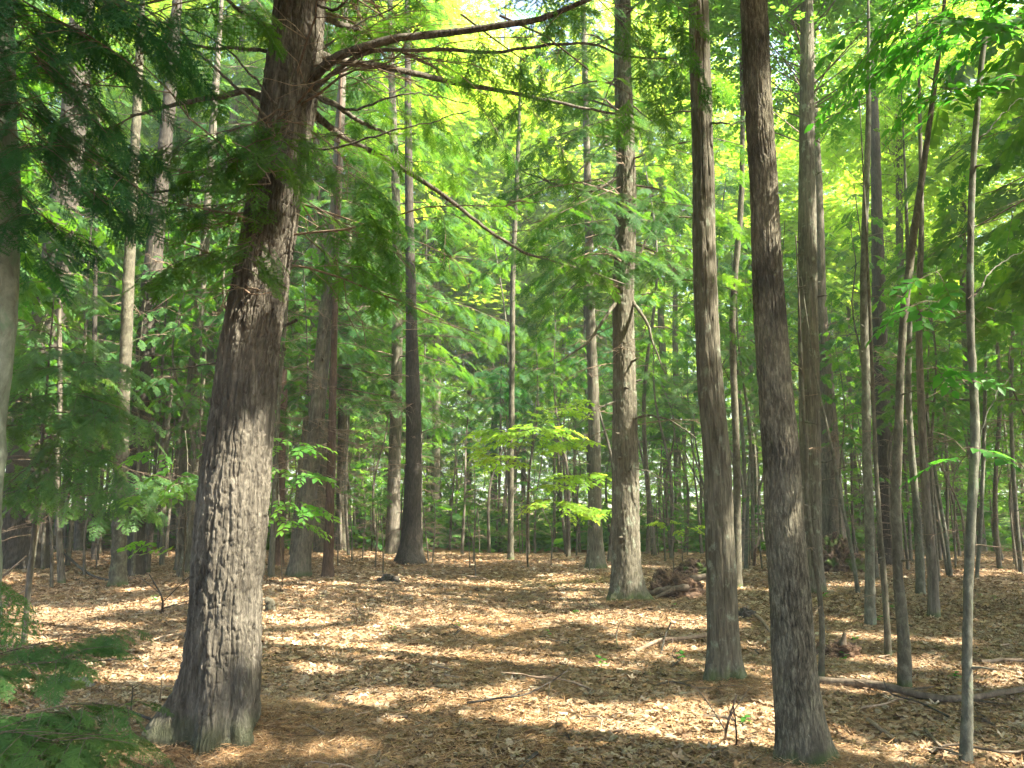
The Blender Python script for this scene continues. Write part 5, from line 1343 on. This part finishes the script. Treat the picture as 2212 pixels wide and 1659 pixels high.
lump('rotten_stump', 'crumbling low brown stump in the sun behind the wiry sapling', 'stump', p, (.20, .18, .13), [M['rot']], .45, 3, 12, roots=[([(0, 0, .05), (.03, -.02, .15), (.05, -.02, .24)], .05), ([(-.1, 0, .05), (-.2, -.05, .10), (-.3, -.1, .03)], .04)], parts='body')
p = G(838, 1258)
lump('rotten_stump', 'low dark knob of rotten wood in front of the charcoal trunk', 'stump', p, (.22, .16, .12), [M['bark_black']], .4, 3, 15, 40, 26)
p = G(150, 1490)
lump('mossy_stone', 'pale rock with yellow green moss on the left foreground litter', 'rock', p, (.19, .13, .085), [M['stone']], .25, 2.5, 6)
p = G(582, 1322)
o = stick('mossy_stump', 'short broken mossy stump close behind the big hemlock', [p + np.array([0, 0, -.05]), p + np.array([.0, 0, .08]), p + np.array([.01, 0, .20])], .085, .05, 'bark_smooth', cat='stump', n=14, nside=24)

# green seedlings
def seedling(label, u, v, h=.18, nl=5, s=(.10, .16), leafm='leaf_green', tilt=.2, D=None, group='green seedlings on the forest floor'):
    p = gpt(u, v) if D is None else np.array([P(u, v, D)[0], D, float(ground_h(P(u, v, D)[0], D))])
    root = empty('seedling', p); tag(root, label, 'seedling', group)
    top = np.array([rng.normal(0, .03), rng.normal(0, .03), h])
    v_, f_ = tube(np.array([[0, 0, -.02], top * .5 + rng.normal(0, .01, 3), top]), np.array([.003, .0025, .0015]), 5)
    mesh_tris('stem', v_, f_, [M['twig']], smooth=True, parent=root)
    lv, lf = leaf_shape(0, 1, .6)
    a = np.arange(nl) * 2.4 + rng.random() * 6
    X = np.stack([np.cos(a), np.sin(a), rng.normal(.0, tilt, nl)], 1); Z = np.stack([rng.normal(0, .2, nl), rng.normal(0, .2, nl), np.ones(nl)], 1)
    pos = top[None] * (np.linspace(.6, 1, nl)[:, None])
    V, F = place(lv, lf, pos, X, Z, rng.uniform(s[0], s[1], nl) * .75)
    for k in range(1): mesh_tris('leaves', V, F, [M[leafm]], parent=root)
    return root
for i, (u, v) in enumerate([(1480, 1435), (1300, 1450), (1180, 1375), (1860, 1340), (1895, 1345), (1930, 1320), (1960, 1335), (1910, 1300), (2110, 1290), (1840, 1385), (1825, 1440), (1620, 1570), (330, 1300), (415, 1600), (860, 1370), (1240, 1330), (2150, 1300), (1780, 1300), (1450, 1310), (2060, 1470), (980, 1360)]):
    seedling('small green leafy seedling sprouting through the brown litter', u, v, rng.uniform(.04, .11), int(rng.integers(3, 6)), s=(.06, .10))
# leafy low saplings that stand out in the photograph
def leafy(label, pts, boughs, leafm='leaf', r=.008, spr=(.2, .3)):
    C = catmull(np.array(pts, float), 24); b = C[0].copy(); b[2] = float(ground_h(b[0], b[1]))
    root = empty('leafy_sapling', b); tag(root, label, 'sapling')
    v_, f_ = tube(C, np.linspace(r, r * .4, 24), 7); mesh_tris('trunk', v_, f_, [M['bark_smooth']], smooth=True, parent=root, origin=b)
    fo = Fol()
    for c in boughs: bough(fo, catmull(np.array([P(*q) for q in c]), 10), .003, .15, .55, .10, spr, .1, sg=.13)
    fo.build('crown', 'leaf', 0, M[leafm], M['twig'], root, b, True)
leafy('young maple showing bright leaves just left of the big hemlock', [G(395, 1255), P(400, 1150, 8.0), P(405, 1000, 8.0), P(400, 930, 8.0)],
      [[(405, 960, 8), (360, 965, 7.8), (300, 975, 7.6)], [(405, 970, 8), (450, 965, 7.8), (480, 985, 7.7)], [(400, 1040, 8), (340, 1060, 7.8), (260, 1075, 7.6)], [(400, 1180, 8), (370, 1170, 7.8), (310, 1165, 7.7)], [(405, 1000, 8), (440, 1030, 7.6), (470, 1040, 7.5)]], 'leaf')
leafy('young beech showing bright leaves just right of the big hemlock', [G(610, 1270), P(605, 1150, 8.6), P(600, 1000, 8.6), P(600, 930, 8.6)],
      [[(600, 960, 8.6), (630, 955, 8.3), (670, 965, 8.2)], [(600, 1000, 8.6), (630, 1010, 8.3), (665, 1020, 8.1)], [(602, 1075, 8.6), (630, 1080, 8.3), (668, 1095, 8.2)], [(602, 1110, 8.6), (620, 1120, 8.3), (650, 1130, 8.2)]], 'leaf')
leafy('slim understory maple with flat bright green tiers over the middle of the clearing edge', [G(1140, 1226), P(1140, 1100, 15.5), P(1150, 950, 15.5), P(1160, 880, 15.5)],
      [[(1150, 940, 15.5), (1200, 890, 15.2), (1250, 860, 15)], [(1150, 960, 15.5), (1100, 935, 15.2), (1030, 925, 15)], [(1145, 1000, 15.5), (1200, 960, 15.2), (1260, 945, 15)], [(1145, 1010, 15.5), (1090, 990, 15.2), (1020, 970, 15)], [(1150, 970, 15.5), (1150, 930, 14.6), (1170, 915, 14)],
       [(1145, 1060, 15.5), (1210, 1030, 15.2), (1290, 1020, 15)], [(1145, 1080, 15.5), (1200, 1080, 15), (1300, 1100, 14.8)]], 'leaf_yellow', .02, (.28, .42))
leafy('small maple seedling with yellow lit leaves left of the grey barked trunk', [G(1455, 1240), P(1455, 1190, 14.5), P(1460, 1130, 14.5)],
      [[(1458, 1150, 14.5), (1480, 1140, 14.3), (1510, 1135, 14.2)], [(1458, 1140, 14.5), (1440, 1125, 14.3), (1415, 1125, 14.2)]], 'leaf_yellow', .01)

# ================================================================== the summer air between the trees
hz = bpy.data.materials.new('haze'); hz.use_nodes = True
hn = hz.node_tree; hn.nodes.clear()
ho = hn.nodes.new('ShaderNodeOutputMaterial'); hv = hn.nodes.new('ShaderNodeVolumePrincipled')
hv.inputs['Color'].default_value = (0.93, 1.0, 0.92, 1); hv.inputs['Density'].default_value = 0.0020; hv.inputs['Anisotropy'].default_value = 0.2
hn.links.new(hv.outputs[0], ho.inputs['Volume'])
bx0, bx1, by0, by1, bz0, bz1 = -430, 430, -65, 605, -5.5, 29.0
hV = np.array([[x, y, z] for x in (bx0, bx1) for y in (by0, by1) for z in (bz0, bz1)])
hF = np.array([[0, 1, 3, 2], [4, 6, 7, 5], [0, 4, 5, 1], [2, 3, 7, 6], [0, 2, 6, 4], [1, 5, 7, 3]])
ho_ = mesh_tris('haze', hV, hF, [hz])
tag(ho_, 'thin pale green summer haze hanging between the trees', 'haze', kind='stuff')

FEET = [((-2.0, 5.4), 'the big hemlock'), ((1.65, 11.4), 'the lone straight hemlock'), ((1.8, 6.7), 'the grey barked tree'), ((1.75, 4.9), 'the dark barked tree'), ((-5.0, 13.5), 'the pale pole trunk'), ((-2.4, 18), 'the charcoal trunk'),
        ((4.5, 9.9), 'the pale young beech'), ((3.3, 6.7), 'the dark wavy stem'), ((2.8, 4.9), 'the grey green sapling'), ((-3.7, 14.0), 'the leaning brown hemlock'), ((4.8, 13.0), 'the knotty grey trunk')]
for prefix, txt in (('fallen_twig', 'thin dead twig to the foot of '), ('seedling', 'green seedling to the foot of ')):
    bk = {}
    for o in list(COL.objects):
        if o.parent is None and o.name.split('.')[0] == prefix:
            d = [((o.location.x - a) ** 2 + (o.location.y - b) ** 2, n) for (a, b), n in FEET]
            dd, n = min(d); bk.setdefault(n, []).append((dd, o))
    for n, lst in bk.items():
        lst.sort(key=lambda t: t[0])
        for i, (dd, o) in enumerate(lst):
            o['label'] = ('nearest ' if i == 0 else RANK[i] + ' nearest ') + txt + n
for o in COL.objects:
    l = o.get('label')
    if l and len(l.split()) > 16: print('LONG', l)
